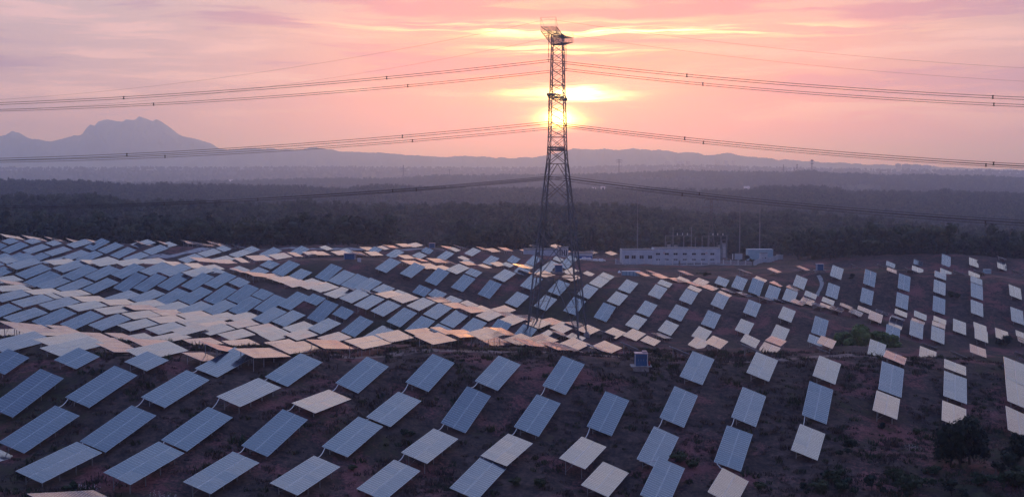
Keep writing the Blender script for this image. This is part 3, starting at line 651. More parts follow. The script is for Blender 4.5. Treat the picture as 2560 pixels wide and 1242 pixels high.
HS=[
[559,563,567,571,575,578,582,585,588,591,593,595,596,596,596,595,595,595,595,594,589,573,545,515,485,456,432,415,404,394,384,373,361,348,336,323,311,299,287,275,263,251,238,225,213,200,188,176,165,153,142,131,121,110,100,90,80],
[559,563,567,571,575,579,582,586,590,593,595,597,598,598,597,594,591,587,583,579,571,554,524,497,472,445,422,409,403,398,390,380,368,356,344,332,320,308,296,284,271,258,245,232,219,207,194,182,170,159,148,137,126,116,106,95,85],
[559,563,567,571,575,579,583,587,591,594,597,599,601,601,599,595,589,581,573,563,549,525,501,481,461,433,412,403,404,403,398,388,376,364,352,341,329,318,305,293,280,266,253,239,226,213,200,188,176,164,153,142,132,121,111,101,91],
[558,562,567,571,575,579,583,588,592,596,599,602,605,605,604,600,593,582,569,555,539,520,499,474,447,423,404,397,408,411,407,397,384,372,361,351,340,328,315,302,288,274,260,246,232,218,206,193,181,170,158,148,137,127,117,107,97],
[558,562,566,570,575,579,583,588,593,597,602,606,609,612,613,611,606,595,581,568,572,568,541,504,469,440,410,397,410,420,419,407,393,382,372,362,351,339,326,311,296,281,266,252,238,224,211,198,186,175,164,153,143,132,123,113,103],
[557,562,566,570,574,579,583,588,593,598,603,609,615,620,625,628,629,626,622,628,645,639,611,563,508,474,442,435,436,443,435,418,404,394,386,376,365,351,337,321,305,289,273,257,243,229,216,203,191,180,169,158,148,138,128,119,109],
[557,561,565,569,574,578,583,587,593,598,604,611,619,627,636,646,656,667,680,703,706,686,646,603,569,539,504,493,488,476,459,436,420,412,404,394,381,365,348,330,312,295,278,262,247,233,220,207,195,184,174,163,153,144,134,125,116],
[556,560,564,568,573,577,581,586,591,597,603,611,620,630,643,658,675,693,709,718,705,698,676,657,641,618,592,566,550,529,498,466,448,440,430,416,399,379,359,339,319,300,283,266,251,237,223,211,200,189,178,168,159,149,140,131,122],
[556,560,564,567,572,576,580,584,589,595,601,608,617,628,642,660,679,698,706,696,676,673,667,665,663,653,636,611,598,580,549,518,494,480,462,440,416,392,368,345,323,303,285,269,253,239,226,215,203,193,183,174,164,155,146,138,129],
[555,559,563,567,570,574,578,582,587,591,596,602,609,619,631,647,665,682,684,668,650,643,640,644,647,638,622,607,605,605,593,571,543,522,492,460,429,400,372,348,325,304,286,269,255,241,229,218,207,197,188,179,170,161,153,144,136],
[555,558,562,566,569,573,577,580,584,587,590,594,598,604,612,623,635,644,643,630,616,611,612,619,623,612,586,580,584,587,584,573,559,538,502,465,431,400,372,346,323,303,285,269,255,242,231,220,211,202,193,184,176,168,160,152,144],
[555,558,562,565,569,572,575,578,581,583,585,586,586,587,588,592,596,599,594,584,575,574,581,593,599,581,563,562,557,553,548,540,529,512,484,453,422,392,365,340,318,298,281,267,254,242,232,223,214,206,198,190,182,175,167,159,152],
[555,558,561,565,568,571,575,577,580,581,581,579,576,571,565,561,558,554,547,539,532,534,547,566,577,572,556,540,523,510,501,493,482,470,451,428,403,377,352,329,309,291,276,263,252,242,234,226,218,211,204,197,189,182,175,167,160],
[555,558,562,565,568,572,575,578,580,581,581,578,572,562,551,541,532,524,512,504,494,495,505,519,528,527,516,500,482,466,455,445,430,420,413,400,381,359,336,316,298,282,270,259,250,242,235,229,223,216,210,204,197,190,183,176,169],
[556,559,562,565,569,572,576,579,582,584,585,582,576,565,551,540,531,524,508,491,475,469,466,469,473,473,467,457,446,438,437,418,395,390,390,379,361,340,319,300,285,273,263,255,249,243,238,233,228,223,217,212,205,199,192,186,179],
[558,560,563,566,570,574,577,582,586,590,592,593,591,583,573,571,573,559,525,497,469,450,439,434,432,431,427,422,421,428,427,412,405,407,388,368,346,322,301,284,272,263,257,252,249,246,242,239,235,231,226,220,215,209,202,196,189],
[560,562,565,568,571,575,580,585,590,596,602,608,611,610,603,602,594,566,527,501,472,453,443,433,424,418,406,397,391,392,398,396,403,401,386,364,330,302,281,267,259,255,253,252,251,250,249,246,243,240,235,231,225,219,213,207,200],
[562,565,567,570,573,577,582,587,594,602,611,621,631,636,626,611,589,554,521,502,486,488,499,492,478,453,418,394,373,356,358,355,364,366,355,331,300,276,260,252,250,250,253,255,257,257,257,256,254,251,247,242,237,231,225,218,211],
[566,568,570,572,575,579,584,590,597,606,616,628,640,650,628,607,582,562,553,553,551,561,552,539,515,477,433,399,380,355,350,347,355,345,326,295,269,252,243,242,246,252,258,263,267,269,269,268,266,263,259,254,249,243,237,230,223],
[570,571,573,575,577,581,585,592,600,609,619,629,637,640,630,644,630,620,618,620,604,599,572,544,500,461,429,398,381,368,373,375,380,373,348,288,256,241,238,243,252,262,270,277,282,284,284,283,281,277,273,268,262,256,250,243,236],
[576,576,577,578,580,583,587,593,602,612,624,637,651,666,683,699,702,691,676,647,615,591,568,544,503,469,446,431,425,419,424,428,436,408,358,301,268,252,249,258,271,283,292,298,302,303,303,301,297,293,288,283,276,270,263,256,249],
[583,582,582,582,583,585,588,594,603,616,633,653,682,706,715,718,720,707,682,638,629,633,616,583,543,521,507,500,486,477,483,486,473,431,389,356,316,292,282,292,305,316,323,326,327,326,324,320,315,310,304,298,291,284,277,269,262],
[591,590,589,588,587,587,589,594,603,617,638,666,699,710,712,712,712,706,698,695,696,699,691,662,619,590,572,554,537,532,525,502,471,430,399,373,356,341,334,345,355,360,361,359,356,351,346,340,334,327,320,313,306,298,290,282,274],
[601,599,597,595,593,591,591,593,599,612,632,658,684,694,697,698,698,691,702,716,720,717,699,661,654,633,606,583,578,569,538,490,457,435,420,409,412,413,418,420,417,410,403,394,386,377,369,360,352,344,336,328,320,312,303,295,287],
[613,611,608,605,601,597,593,591,593,600,615,634,653,664,670,673,675,675,688,706,715,712,694,667,651,629,602,588,590,574,538,507,516,490,483,485,495,498,497,491,475,458,442,427,413,401,390,380,370,361,352,343,334,325,316,307,298],
[627,624,621,617,612,606,599,592,588,588,596,608,622,633,640,643,648,656,671,691,700,697,681,658,634,607,580,575,581,571,558,551,549,536,543,561,578,570,558,541,518,494,472,453,436,421,408,397,386,376,366,356,347,338,328,319,309],
[641,639,636,632,626,619,610,600,590,583,584,591,600,610,617,619,625,638,657,675,680,676,662,642,618,601,594,584,578,566,556,554,555,562,581,596,597,586,570,559,536,513,490,470,452,436,423,411,400,389,379,369,359,349,339,329,320],
[657,655,653,650,645,639,630,619,605,595,591,595,599,608,613,609,612,623,640,653,655,649,637,619,592,580,575,569,561,550,539,537,538,553,572,586,586,576,560,544,531,515,495,477,460,446,433,422,411,400,390,380,369,359,349,339,328],
[672,672,670,669,667,664,659,651,640,635,637,630,630,641,644,633,620,614,622,630,629,620,604,584,567,558,550,543,536,528,521,519,523,535,549,559,559,552,540,527,517,506,489,474,462,451,440,430,420,410,399,389,378,368,357,347,336],
[687,687,687,688,689,690,691,693,695,699,692,675,679,693,688,668,639,614,615,616,608,594,577,558,543,530,520,513,508,504,500,500,505,515,525,532,532,525,515,503,493,483,473,465,459,452,445,437,427,418,407,397,386,375,364,353,342],
[698,699,700,703,706,711,719,728,738,746,735,719,722,718,706,699,677,647,627,613,594,575,554,535,518,502,490,482,479,477,476,480,487,496,504,508,507,500,488,476,466,458,455,455,455,453,449,442,434,424,414,403,392,381,369,358,347],
[706,707,709,712,716,723,731,739,743,733,711,702,703,697,681,674,664,663,652,611,585,561,538,517,498,478,463,457,456,457,459,464,471,479,485,488,487,479,465,451,441,437,439,448,454,456,453,448,439,430,419,408,396,384,373,361,349],
[709,710,712,714,718,722,726,728,721,705,690,684,682,677,668,664,661,659,645,610,582,554,527,508,488,464,447,441,444,447,450,454,459,465,470,473,472,465,450,436,427,426,435,452,462,464,461,454,444,434,422,411,399,386,374,362,350],
[708,708,709,710,711,712,711,705,693,682,672,667,665,663,659,658,659,659,651,629,586,552,525,511,490,467,451,444,448,448,447,448,451,455,460,463,465,461,446,436,433,438,452,474,480,477,469,460,449,437,424,412,399,386,374,362,349],
[703,702,701,701,699,697,693,685,674,664,657,652,651,650,650,651,653,655,651,639,615,592,561,547,525,506,496,483,471,459,450,446,446,448,452,456,460,459,456,462,472,495,518,518,503,490,477,464,451,437,424,410,397,384,372,359,347],
[693,692,690,687,685,680,674,666,657,648,642,638,637,637,639,641,644,646,644,636,622,608,603,586,567,547,536,518,491,465,450,443,441,442,446,453,463,473,486,506,525,541,541,523,509,493,479,464,449,435,421,407,393,380,367,354,342],
[681,678,675,672,667,662,655,648,639,632,627,624,623,623,625,628,631,633,630,623,611,600,599,587,571,552,536,513,482,456,442,437,435,436,439,448,464,483,502,523,540,549,543,525,507,490,475,460,444,429,415,401,387,374,361,348,335],
[666,662,658,654,649,643,636,629,622,615,611,608,607,608,610,613,615,616,615,609,600,589,585,572,558,539,520,494,461,438,431,430,430,431,432,438,455,477,498,517,531,537,532,517,499,482,466,451,435,420,406,392,378,365,352,339,327],
[649,644,640,635,629,623,616,609,603,597,593,591,590,590,592,594,597,598,598,595,591,587,579,564,548,530,509,481,450,430,424,425,426,427,427,431,443,460,479,497,510,516,513,501,486,469,453,437,422,408,394,381,368,355,342,329,316],
[630,625,620,614,609,602,596,589,583,578,574,571,570,571,572,574,576,577,578,578,576,573,565,553,539,522,502,477,447,426,421,422,424,424,424,424,430,441,455,471,482,489,489,481,468,452,436,421,407,394,381,368,355,342,330,317,305],
[611,605,599,593,587,581,575,568,563,558,554,551,549,549,550,551,553,554,555,556,555,553,547,539,529,518,505,483,450,425,418,419,420,421,420,419,420,423,432,444,454,462,463,458,447,432,417,404,391,379,366,354,341,329,316,304,292],
[590,584,578,572,566,559,553,547,541,536,532,529,527,526,526,526,527,528,529,530,530,528,525,520,514,508,499,478,446,423,417,416,416,416,415,413,412,411,414,421,429,434,436,433,424,413,400,387,375,363,351,338,326,314,302,290,277],
[569,563,557,550,544,537,531,525,519,514,509,506,503,501,501,500,500,501,501,501,501,500,498,496,492,488,479,463,441,426,418,413,410,407,404,401,398,395,396,399,404,408,410,408,402,392,382,370,358,346,335,322,310,298,286,274,262],
[548,542,535,528,522,515,508,502,496,491,486,482,479,476,474,473,472,471,471,471,470,469,468,466,464,461,455,445,434,424,414,405,399,394,389,385,380,376,375,376,379,382,384,383,379,372,363,353,341,330,318,306,294,282,270,259,247],
[527,521,514,507,500,493,486,480,474,468,463,458,454,450,447,445,443,441,440,439,437,436,435,433,432,429,426,420,414,407,398,390,383,377,372,366,360,356,353,352,354,357,360,360,358,353,345,335,324,313,301,289,277,266,254,242,231],
[507,500,493,485,478,471,464,458,451,445,439,434,429,425,421,417,414,411,409,406,404,402,400,399,397,395,393,390,387,382,376,370,364,358,352,345,339,333,329,328,329,333,336,338,337,333,327,318,307,295,284,272,260,249,238,226,215],
[487,479,472,465,458,450,443,436,430,423,417,411,405,400,395,391,386,382,379,375,372,369,366,364,362,361,360,358,357,355,351,347,342,337,331,324,318,311,306,304,305,309,313,316,317,315,309,300,289,278,266,255,243,232,221,210,198],
[468,460,452,445,438,430,423,416,409,402,395,389,383,377,371,366,361,355,350,346,341,338,334,332,330,328,328,327,327,327,326,323,320,315,310,304,297,290,284,281,282,286,291,295,297,295,290,282,272,261,249,238,227,216,205,194,182],
[449,442,434,426,419,411,404,396,389,382,375,369,362,356,349,343,337,331,326,320,315,310,306,303,301,300,299,300,301,301,301,300,298,294,290,284,277,271,265,262,263,266,270,273,275,275,271,264,255,244,233,222,211,200,189,178,166],
[432,424,416,408,400,393,385,378,371,363,356,349,343,336,330,323,317,310,303,297,291,285,281,277,275,274,274,275,276,278,279,279,277,274,270,265,259,253,248,245,244,246,249,252,254,254,251,246,238,228,218,207,196,185,173,162,150],
[415,407,399,391,383,375,368,360,353,346,339,332,325,318,311,305,298,291,284,276,269,263,258,254,251,250,251,252,254,256,258,258,258,256,253,248,242,237,231,228,226,227,229,232,234,234,232,228,221,213,203,192,181,169,158,146,135],
[399,391,383,374,367,359,351,343,336,329,322,315,308,301,295,288,281,273,266,257,249,242,236,232,229,228,229,230,233,236,238,240,240,239,236,232,227,221,215,211,208,208,209,212,214,215,214,211,205,197,188,177,166,154,142,131,119],
[383,375,367,358,350,343,335,327,320,313,306,299,292,286,279,272,265,258,249,240,230,222,215,210,208,207,207,210,213,216,220,222,223,223,220,217,212,206,200,194,190,189,190,192,195,197,197,194,190,182,173,162,151,139,127,115,103],
[368,359,351,343,335,327,319,312,304,297,290,283,277,271,264,258,251,244,235,224,212,202,194,189,187,186,187,189,193,198,202,205,207,207,205,202,197,191,184,177,172,170,171,173,176,179,180,178,174,167,158,147,136,124,112,100,88],
[353,344,335,327,319,311,303,296,289,282,275,268,262,256,250,244,238,231,221,209,193,181,173,168,166,165,167,170,174,179,185,188,191,191,190,187,182,175,168,160,154,151,152,155,158,161,163,163,159,152,143,132,120,108,96,84,72],
[337,329,320,312,303,296,288,280,273,266,260,253,247,242,236,231,225,218,209,196,172,159,152,147,145,145,147,150,155,161,167,171,174,175,174,171,166,160,152,144,137,134,134,137,140,144,146,146,143,137,128,117,105,93,81,69,57]]
GX,GY,GD,GNX,GNY=(-300.3003003003003, 108.10810810810811, 12.012012012012011, 57, 56)
TRACKS={'front': [(-85.8, 199.8), (-62.2, 189.0), (-42.1, 196.1), (-28.7, 199.1), (-19.1, 203.3), (-10.4, 206.9), (8.7, 215.8), (20.3, 216.3), (30.5, 216.3), (44.9, 215.7), (61.9, 224.7), (77.2, 225.2)], 'upper': [(31.7, 395.6), (58.8, 418.4), (89.5, 431.6), (103.3, 429.2), (114.6, 428.7), (125.7, 427.5), (137.3, 419.1), (146.5, 417.2), (162.0, 417.8), (178.0, 415.9)], 'left': [(-117.3, 369.5), (-134.0, 440.9), (-127.6, 449.4), (-120.4, 462.1), (-116.0, 482.5), (-103.7, 485.5), (-80.4, 501.7), (-49.4, 528.1), (-30.1, 530.4)], 'mid': [(-75.5, 382.7), (-58.4, 388.8), (-41.8, 390.6), (-29.6, 385.7)]}
BUSH=[(87.7, 316.7, 2.32), (91.8, 314.3, 3.56), (97.4, 315.4, 2.73), (104.0, 325.6, 1.95)]
SHRUBS=[(-14.9, 169.7, 0.9, 2), (24.1, 170.1, 1.13, 2), (49.1, 173.1, 1.73, 1), (44.6, 164.0, 1.42, 1), (25.6, 168.2, 0.9, 2), (27.5, 227.1, 0.68, 3), (-37.6, 203.9, 0.34, 3), (-46.7, 193.1, 0.39, 3), (145.3, 350.6, 2.1, 3), (69.2, 426.8, 1.42, 3), (75.3, 478.9, 1.44, 3), (112.5, 575.6, 2.3, 3), (115.3, 575.0, 1.53, 3), (63.3, 185.8, 0.74, 2), (74.0, 176.6, 1.53, 1), (64.9, 162.8, 1.84, 1), (69.6, 162.2, 1.95, 1), (59.0, 158.6, 1.8, 1), (55.5, 161.0, 1.5, 1), (53.0, 163.4, 1.31, 1), (48.6, 159.8, 1.49, 1), (44.8, 159.8, 1.38, 1), (41.8, 160.4, 1.28, 1), (39.7, 161.0, 0.86, 1), (59.3, 167.0, 1.0, 1), (52.9, 158.0, 1.58, 1), (70.2, 167.6, 1.68, 1), (23.7, 321.6, 0.75, 3), (-21.1, 156.4, 0.73, 2), (-29.1, 148.6, 0.89, 2), (-52.0, 139.7, 0.74, 2), (33.8, 161.0, 0.75, 2), (116.0, 408.1, 1.36, 3), (144.9, 391.6, 1.57, 3), (0.5, 157.4, 0.84, 2), (57.8, 185.2, 0.86, 2), (17.7, 187.9, 0.5, 3), (3.7, 158.0, 0.95, 2)]
DARK=[(63.1, 170.6, 2.96), (66.2, 171.2, 3.42), (64.3, 170.0, 3.97), (75.4, 176.6, 2.35)]
EDGE=[549, 549, 533, 518, 503, 507, 507, 502, 521, 532, 574, 907, 570, 578, 611, 635, 635, 632, 632, 632, 632, 556, 559, 565, 568, 577, 577, 556]

# ------------------------------------------------------------------ materials
def mat(name, base, rough=.7, metal=0.0, ior=1.45, fn=None):
    m = bpy.data.materials.new(name); m.use_nodes = True
    T = NT(m.node_tree); b = T.n['Principled BSDF']
    b.inputs['Base Color'].default_value = (*base, 1); b.inputs['Roughness'].default_value = rough
    b.inputs['Metallic'].default_value = metal; b.inputs['IOR'].default_value = ior
    if fn: fn(T, b)
    return m
def objco(T): return T.new('ShaderNodeTexCoord').outputs['Object']
def geoco(T): return T.new('ShaderNodeNewGeometry').outputs['Position']
def vary(c1, c2, scale, c3=None, detail=4):
    def fn(T, b):
        p = objco(T); n = T.noise(p, scale, detail)
        c = T.ramp(n, [(.32, c1), (.68, c2)] + ([(.85, c3)] if c3 else []))
        T.l.new(c, b.inputs['Base Color'])
    return fn
def ground_fn(T, b):
    p = geoco(T)
    sp = T.new('ShaderNodeMapping'); T.l.new(p, sp.inputs[0]); sp.inputs['Scale'].default_value = (1, 1, .25)
    q = sp.outputs[0]
    big = T.noise(q, .022, 4, .6); mid = T.noise(q, .085, 6, .62, .4); fine = T.noise(q, .6, 5, .7); finer = T.noise(q, 2.2, 4, .75)
    grass = T.ramp(T.m('ADD', T.m('MULTIPLY', fine, .6), T.m('MULTIPLY', finer, .4)),
                   [(.3, (.012, .012, .012)), (.44, (.04, .032, .034)), (.56, (.10, .066, .06)), (.72, (.19, .13, .12))])
    soil = T.ramp(finer, [(.3, (.14, .046, .05)), (.7, (.29, .12, .12))])
    green = T.ramp(fine, [(.35, (.012, .02, .010)), (.7, (.045, .055, .022))])
    sm = T.m('MULTIPLY', T.smooth(T.m('ADD', mid, T.m('MULTIPLY', T.m('SUBTRACT', finer, .5), .35)), .5, .64), .85)
    c = T.mix(sm, grass, soil)
    gm = T.m('MULTIPLY', T.smooth(T.m('ADD', big, T.m('MULTIPLY', T.m('SUBTRACT', fine, .5), .5)), .54, .66), .7)
    c = T.mix(gm, c, green)
    # far away the ground is a patchwork of woods and open land
    dist = T.new('ShaderNodeVectorMath', operation='LENGTH'); T.l.new(p, dist.inputs[0])
    fw = T.smooth(dist.outputs['Value'], 600, 1000)
    fn_ = T.noise(p, .012, 6, .7)
    wood = T.ramp(fn_, [(.35, (.010, .016, .012)), (.55, (.028, .036, .02)), (.75, (.07, .06, .045))])
    c = T.mix(fw, c, wood)
    T.l.new(c, b.inputs['Base Color'])
    bp = T.new('ShaderNodeBump'); bp.inputs['Strength'].default_value = .5; bp.inputs['Distance'].default_value = .35
    T.l.new(T.m('ADD', T.m('MULTIPLY', fine, .7), T.m('MULTIPLY', finer, .5)), bp.inputs['Height'])
    T.l.new(bp.outputs[0], b.inputs['Normal'])
    b.inputs['Specular IOR Level'].default_value = .1
M = {}
M['ground'] = mat('ground', (.06, .05, .05), .95, fn=ground_fn)
def glass_fn(T, b):
    p = objco(T); oi = T.new('ShaderNodeObjectInfo')
    off = T.new('ShaderNodeVectorMath', operation='ADD'); T.l.new(p, off.inputs[0])
    T.l.new(T.xyz(T.m('MULTIPLY', oi.outputs['Random'], 37.0), T.m('MULTIPLY', oi.outputs['Random'], 91.0)), off.inputs[1])
    q = off.outputs[0]
    n = T.noise(q, .8, 3); dust = T.noise(q, .35, 5, .65)
    T.l.new(T.ramp(n, [(.3, (.012, .022, .05)), (.7, (.022, .036, .075))]), b.inputs['Base Color'])
    T.l.new(T.smooth(dust, .3, .75, .10, .2), b.inputs['Roughness'])
M['pv'] = mat('pv_glass', (.02, .03, .06), .14, metal=0.0, ior=2.5, fn=glass_fn)
M['alu'] = mat('aluminium', (.62, .64, .68), .42, metal=.85)
M['steel'] = mat('galvanised_steel', (.34, .36, .39), .5, metal=.7, fn=vary((.26, .28, .31), (.42, .44, .47), 3.0))
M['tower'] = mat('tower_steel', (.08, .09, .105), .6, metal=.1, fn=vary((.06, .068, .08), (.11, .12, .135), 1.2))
M['mast'] = mat('mast_grey', (.15, .17, .2), .6, metal=.1)
M['wire'] = mat('wire', (.03, .028, .03), .5, metal=.4)
M['white_tube'] = mat('white_tube', (.72, .72, .72), .5)
M['concrete'] = mat('concrete', (.3, .3, .3), .9, fn=vary((.2, .2, .21), (.38, .37, .36), 1.5))
M['track'] = mat('dirt', (.2, .14, .125), .95, fn=vary((.1, .062, .055), (.235, .165, .15), .45, (.29, .22, .2)))
M['gravel'] = mat('grey_gravel', (.25, .24, .25), .95, fn=vary((.24, .235, .25), (.42, .41, .42), .7))
M['wall'] = mat('white_wall', (.5, .54, .6), .75, fn=vary((.4, .45, .52), (.56, .6, .65), .35))
M['wall2'] = mat('pale_render', (.6, .6, .62), .8, fn=vary((.52, .52, .54), (.66, .66, .68), .3))
M['roofgrey'] = mat('roof_felt', (.1, .1, .11), .9, fn=vary((.07, .07, .08), (.14, .14, .15), .6))
M['blue'] = mat('blue_paint', (.02, .1, .24), .45, fn=vary((.015, .085, .2), (.03, .125, .28), 1.3))
M['bluehoard'] = mat('blue_sheet', (.02, .1, .34), .5, fn=vary((.015, .085, .29), (.03, .12, .38), .8))
M['pink'] = mat('pink_sheet', (.5, .36, .36), .6, fn=vary((.4, .28, .28), (.58, .44, .44), 1.0))  # dull pink sheet, tone mottled by noise
M['window'] = mat('window_glass', (.02, .022, .03), .1)
M['brown'] = mat('brown_roof', (.2, .12, .11), .8, fn=vary((.15, .09, .085), (.25, .16, .14), .8))
M['red'] = mat('red_paint', (.3, .03, .03), .5)
M['white'] = mat('white_paint', (.8, .8, .8), .5)
M['shedblue'] = mat('pale_blue_sheet', (.34, .52, .6), .5, fn=vary((.29, .46, .54), (.4, .57, .65), .6))
M['bark'] = mat('bark', (.05, .038, .03), .95, fn=vary((.03, .024, .02), (.075, .058, .045), 2.0))
def leaf_fn(c1, c2, c3):
    def fn(T, b):
        oi = T.new('ShaderNodeObjectInfo'); ge = T.new('ShaderNodeNewGeometry')
        r = T.m('FRACT', T.m('ADD', T.m('MULTIPLY', ge.outputs['Random Per Island'], .6), T.m('MULTIPLY', oi.outputs['Random'], .7)))
        T.l.new(T.ramp(r, [(0, c1), (.5, c2), (1, c3)]), b.inputs['Base Color'])
        b.inputs['Specular IOR Level'].default_value = .2
    return fn
M['leaf'] = mat('leaves_dark', (.03, .05, .02), .7, fn=leaf_fn((.010, .022, .016), (.02, .04, .022), (.036, .06, .03)))
M['leaf2'] = mat('leaves_olive', (.05, .06, .03), .7, fn=leaf_fn((.018, .03, .016), (.034, .05, .024), (.058, .068, .032)))
M['leaf3'] = mat('leaves_needle', (.012, .026, .018), .7, fn=leaf_fn((.007, .014, .012), (.013, .025, .018), (.022, .038, .024)))
M['leaf4'] = mat('leaves_willow', (.07, .1, .03), .7, fn=leaf_fn((.05, .085, .025), (.085, .13, .035), (.13, .175, .05)))
M['dry'] = mat('dry_grass', (.1, .075, .06), .9, fn=leaf_fn((.03, .026, .022), (.075, .056, .05), (.14, .105, .095)))
M['rock'] = mat('mountain_rock', (.08, .09, .1), .95, fn=vary((.05, .06, .06), (.12, .12, .13), .004))
M['city'] = mat('city_concrete', (.35, .34, .36), .8)

# ------------------------------------------------------------------ mesh helpers
class MB:
    def __init__(s): s.v = []; s.f = []; s.mi = []; s.cur = 0
    def add(s, vs_, fs_):
        o = len(s.v); s.v += [tuple(v) for v in vs_]; s.f += [tuple(i + o for i in f) for f in fs_]; s.mi += [s.cur] * len(fs_)
    def box(s, c, size, rot=None):
        hx, hy, hz = size[0] / 2, size[1] / 2, size[2] / 2
        vs_ = [Vector((sx * hx, sy * hy, sz * hz)) for sz in (-1, 1) for sy in (-1, 1) for sx in (-1, 1)]
        if rot is not None: vs_ = [rot @ v for v in vs_]
        c = Vector(c)
        s.add([c + v for v in vs_], [(0, 2, 3, 1), (4, 5, 7, 6), (0, 1, 5, 4), (2, 6, 7, 3), (0, 4, 6, 2), (1, 3, 7, 5)])
    def beam(s, p, q, w, h=None, up=(0, 0, 1)):
        p, q = Vector(p), Vector(q); h = h or w; d = q - p; L = d.length
        if L < 1e-6: return
        z = d / L; x = z.cross(Vector(up))
        if x.length < 1e-4: x = z.cross(Vector((0, 1, 0)))
        x.normalize(); y = x.cross(z)
        vs_ = [p + x * a * w / 2 + y * b * h / 2 + z * (L if e else 0) for e in (0, 1) for b in (-1, 1) for a in (-1, 1)]
        s.add(vs_, [(0, 2, 3, 1), (4, 5, 7, 6), (0, 1, 5, 4), (2, 6, 7, 3), (0, 4, 6, 2), (1, 3, 7, 5)])
    def tube(s, pts, r, n=6, caps=True):
        pts = [Vector(p) for p in pts]; rings = []
        for i, p in enumerate(pts):
            d = (pts[min(i + 1, len(pts) - 1)] - pts[max(i - 1, 0)]).normalized()
            x = d.cross(Vector((0, 0, 1)))
            if x.length < 1e-3: x = Vector((1, 0, 0))
            x.normalize(); y = d.cross(x)
            rr = r[i] if isinstance(r, (list, tuple)) else r
            rings.append([p + (x * math.cos(2 * math.pi * k / n) + y * math.sin(2 * math.pi * k / n)) * rr for k in range(n)])
        vs_ = [v for g in rings for v in g]; fs_ = []
        for i in range(len(pts) - 1):
            for k in range(n): fs_.append((i * n + k, i * n + (k + 1) % n, (i + 1) * n + (k + 1) % n, (i + 1) * n + k))
        if caps: fs_ += [tuple(range(n - 1, -1, -1)), tuple((len(pts) - 1) * n + k for k in range(n))]
        s.add(vs_, fs_)
    def mesh(s, name, mats):
        me = bpy.data.meshes.new(name); me.from_pydata(s.v, [], s.f); me.update()
        for m in (mats if isinstance(mats, (list, tuple)) else [mats]): me.materials.append(m)
        if any(s.mi): me.polygons.foreach_set('material_index', s.mi)
        return me
    def build(s, name, mats, parent=None, loc=None):
        return link(name, s.mesh(name, mats), parent, loc)
def link(name, me, parent=None, loc=None):
    o = bpy.data.objects.new(name, me); COL.objects.link(o)
    if parent is not None: o.parent = parent
    if loc is not None: o.location = loc
    return o
def tag(o, label=None, cat=None, group=None, kind=None):
    if label: o['label'] = label
    if cat: o['category'] = cat
    if group: o['group'] = group
    if kind: o['kind'] = kind
    return o
def thing(name, loc, label, cat, group=None, rz=0.0):
    o = link(name, None, None, loc); o.rotation_euler = (0, 0, rz); o.empty_display_size = .5
    return tag(o, label, cat, group)

# ------------------------------------------------------------------ terrain
HG = np.array(HS, float) / 20.0
def grid_h(x, y):
    fx = np.clip((x - GX) / GD, 0, GNX - 1.001); fy = np.clip((y - GY) / GD, 0, GNY - 1.001)
    i = fx.astype(int); j = fy.astype(int); a = fx - i; b = fy - j
    def cr(t): return (-.5 * t + t * t - .5 * t ** 3, 1 - 2.5 * t * t + 1.5 * t ** 3, .5 * t + 2 * t * t - 1.5 * t ** 3, -.5 * t * t + .5 * t ** 3)
    wa, wb = cr(a), cr(b); out = 0
    for m_ in range(4):
        jj = np.clip(j + m_ - 1, 0, GNY - 1); row = 0
        for k_ in range(4): row = row + wa[k_] * HG[jj, np.clip(i + k_ - 1, 0, GNX - 1)]
        out = out + wb[m_] * row
    return out
# crest lines of the land beyond: (distance m, tree height, [(column, row)...] as seen from the hill the camera hovers over)
CRESTS = [
 (560, 0, [(0, 612), (600, 622), (1000, 628), (1300, 640), (1500, 652), (2000, 650), (2300, 640), (2560, 655)]),
 (950, 9, [(0, 506), (45, 499), (70, 497), (125, 505), (225, 503), (275, 506), (330, 515), (450, 518), (640, 527), (750, 523), (860, 525), (960, 532), (1040, 535), (1140, 527), (1280, 528), (1450, 533), (1610, 535), (1700, 548), (1780, 555), (1880, 553), (1940, 549), (2060, 557), (2170, 562), (2250, 575), (2400, 590), (2560, 596)]),
 (2100, 10, [(0, 453), (100, 454), (200, 456), (270, 460), (350, 466), (400, 462), (545, 464), (640, 468), (750, 469), (780, 472), (830, 477), (865, 475), (940, 467), (1015, 470), (1065, 475), (1280, 476), (1450, 479), (1610, 476), (1750, 480), (1880, 478), (1910, 470), (2030, 470), (2085, 472), (2125, 484), (2195, 482), (2310, 485), (2360, 478), (2405, 482), (2560, 486)]),
 (4000, 10, [(0, 462), (460, 458), (640, 453), (815, 449), (940, 450), (1015, 448), (1085, 442), (1280, 440), (1450, 440), (1612, 434), (1704, 429), (1780, 432), (1960, 433), (2021, 429), (2077, 436), (2136, 436), (2194, 441), (2311, 439), (2358, 442), (2452, 442), (2560, 448)]),
 (6800, 6, [(0, 424), (640, 422), (870, 421), (1015, 422), (1280, 424), (1592, 418), (1780, 418), (2000, 424), (2200, 428), (2400, 430), (2560, 432)]),
 (30000, 0, [(0, 440), (2560, 440)]),
]
def far_h(x, y):
    D = np.hypot(x, y) + 1e-6
    px = np.clip(CX + FPX * x / np.maximum(y, .5 * D), -400, 2960)
    zs = [(432 - np.interp(px, [p[0] for p in c[2]], [p[1] for p in c[2]])) / FPX * c[0] * .995 - c[1] + CAMZ for c in CRESTS]
    out = zs[0].copy()
    dips = [6, 16, 30, 30, 25]
    for k in range(len(CRESTS) - 1):
        a, b = CRESTS[k][0], CRESTS[k + 1][0]
        t = np.clip((D - a) / (b - a), 0, 1); s = t * t * (3 - 2 * t)
        v = zs[k] * (1 - s) + zs[k + 1] * s - dips[k] * np.sin(np.pi * t) ** 2
        out = np.where(D > a, v, out)
    return out
_ph = RNG.uniform(0, 6.28, (14, 3))
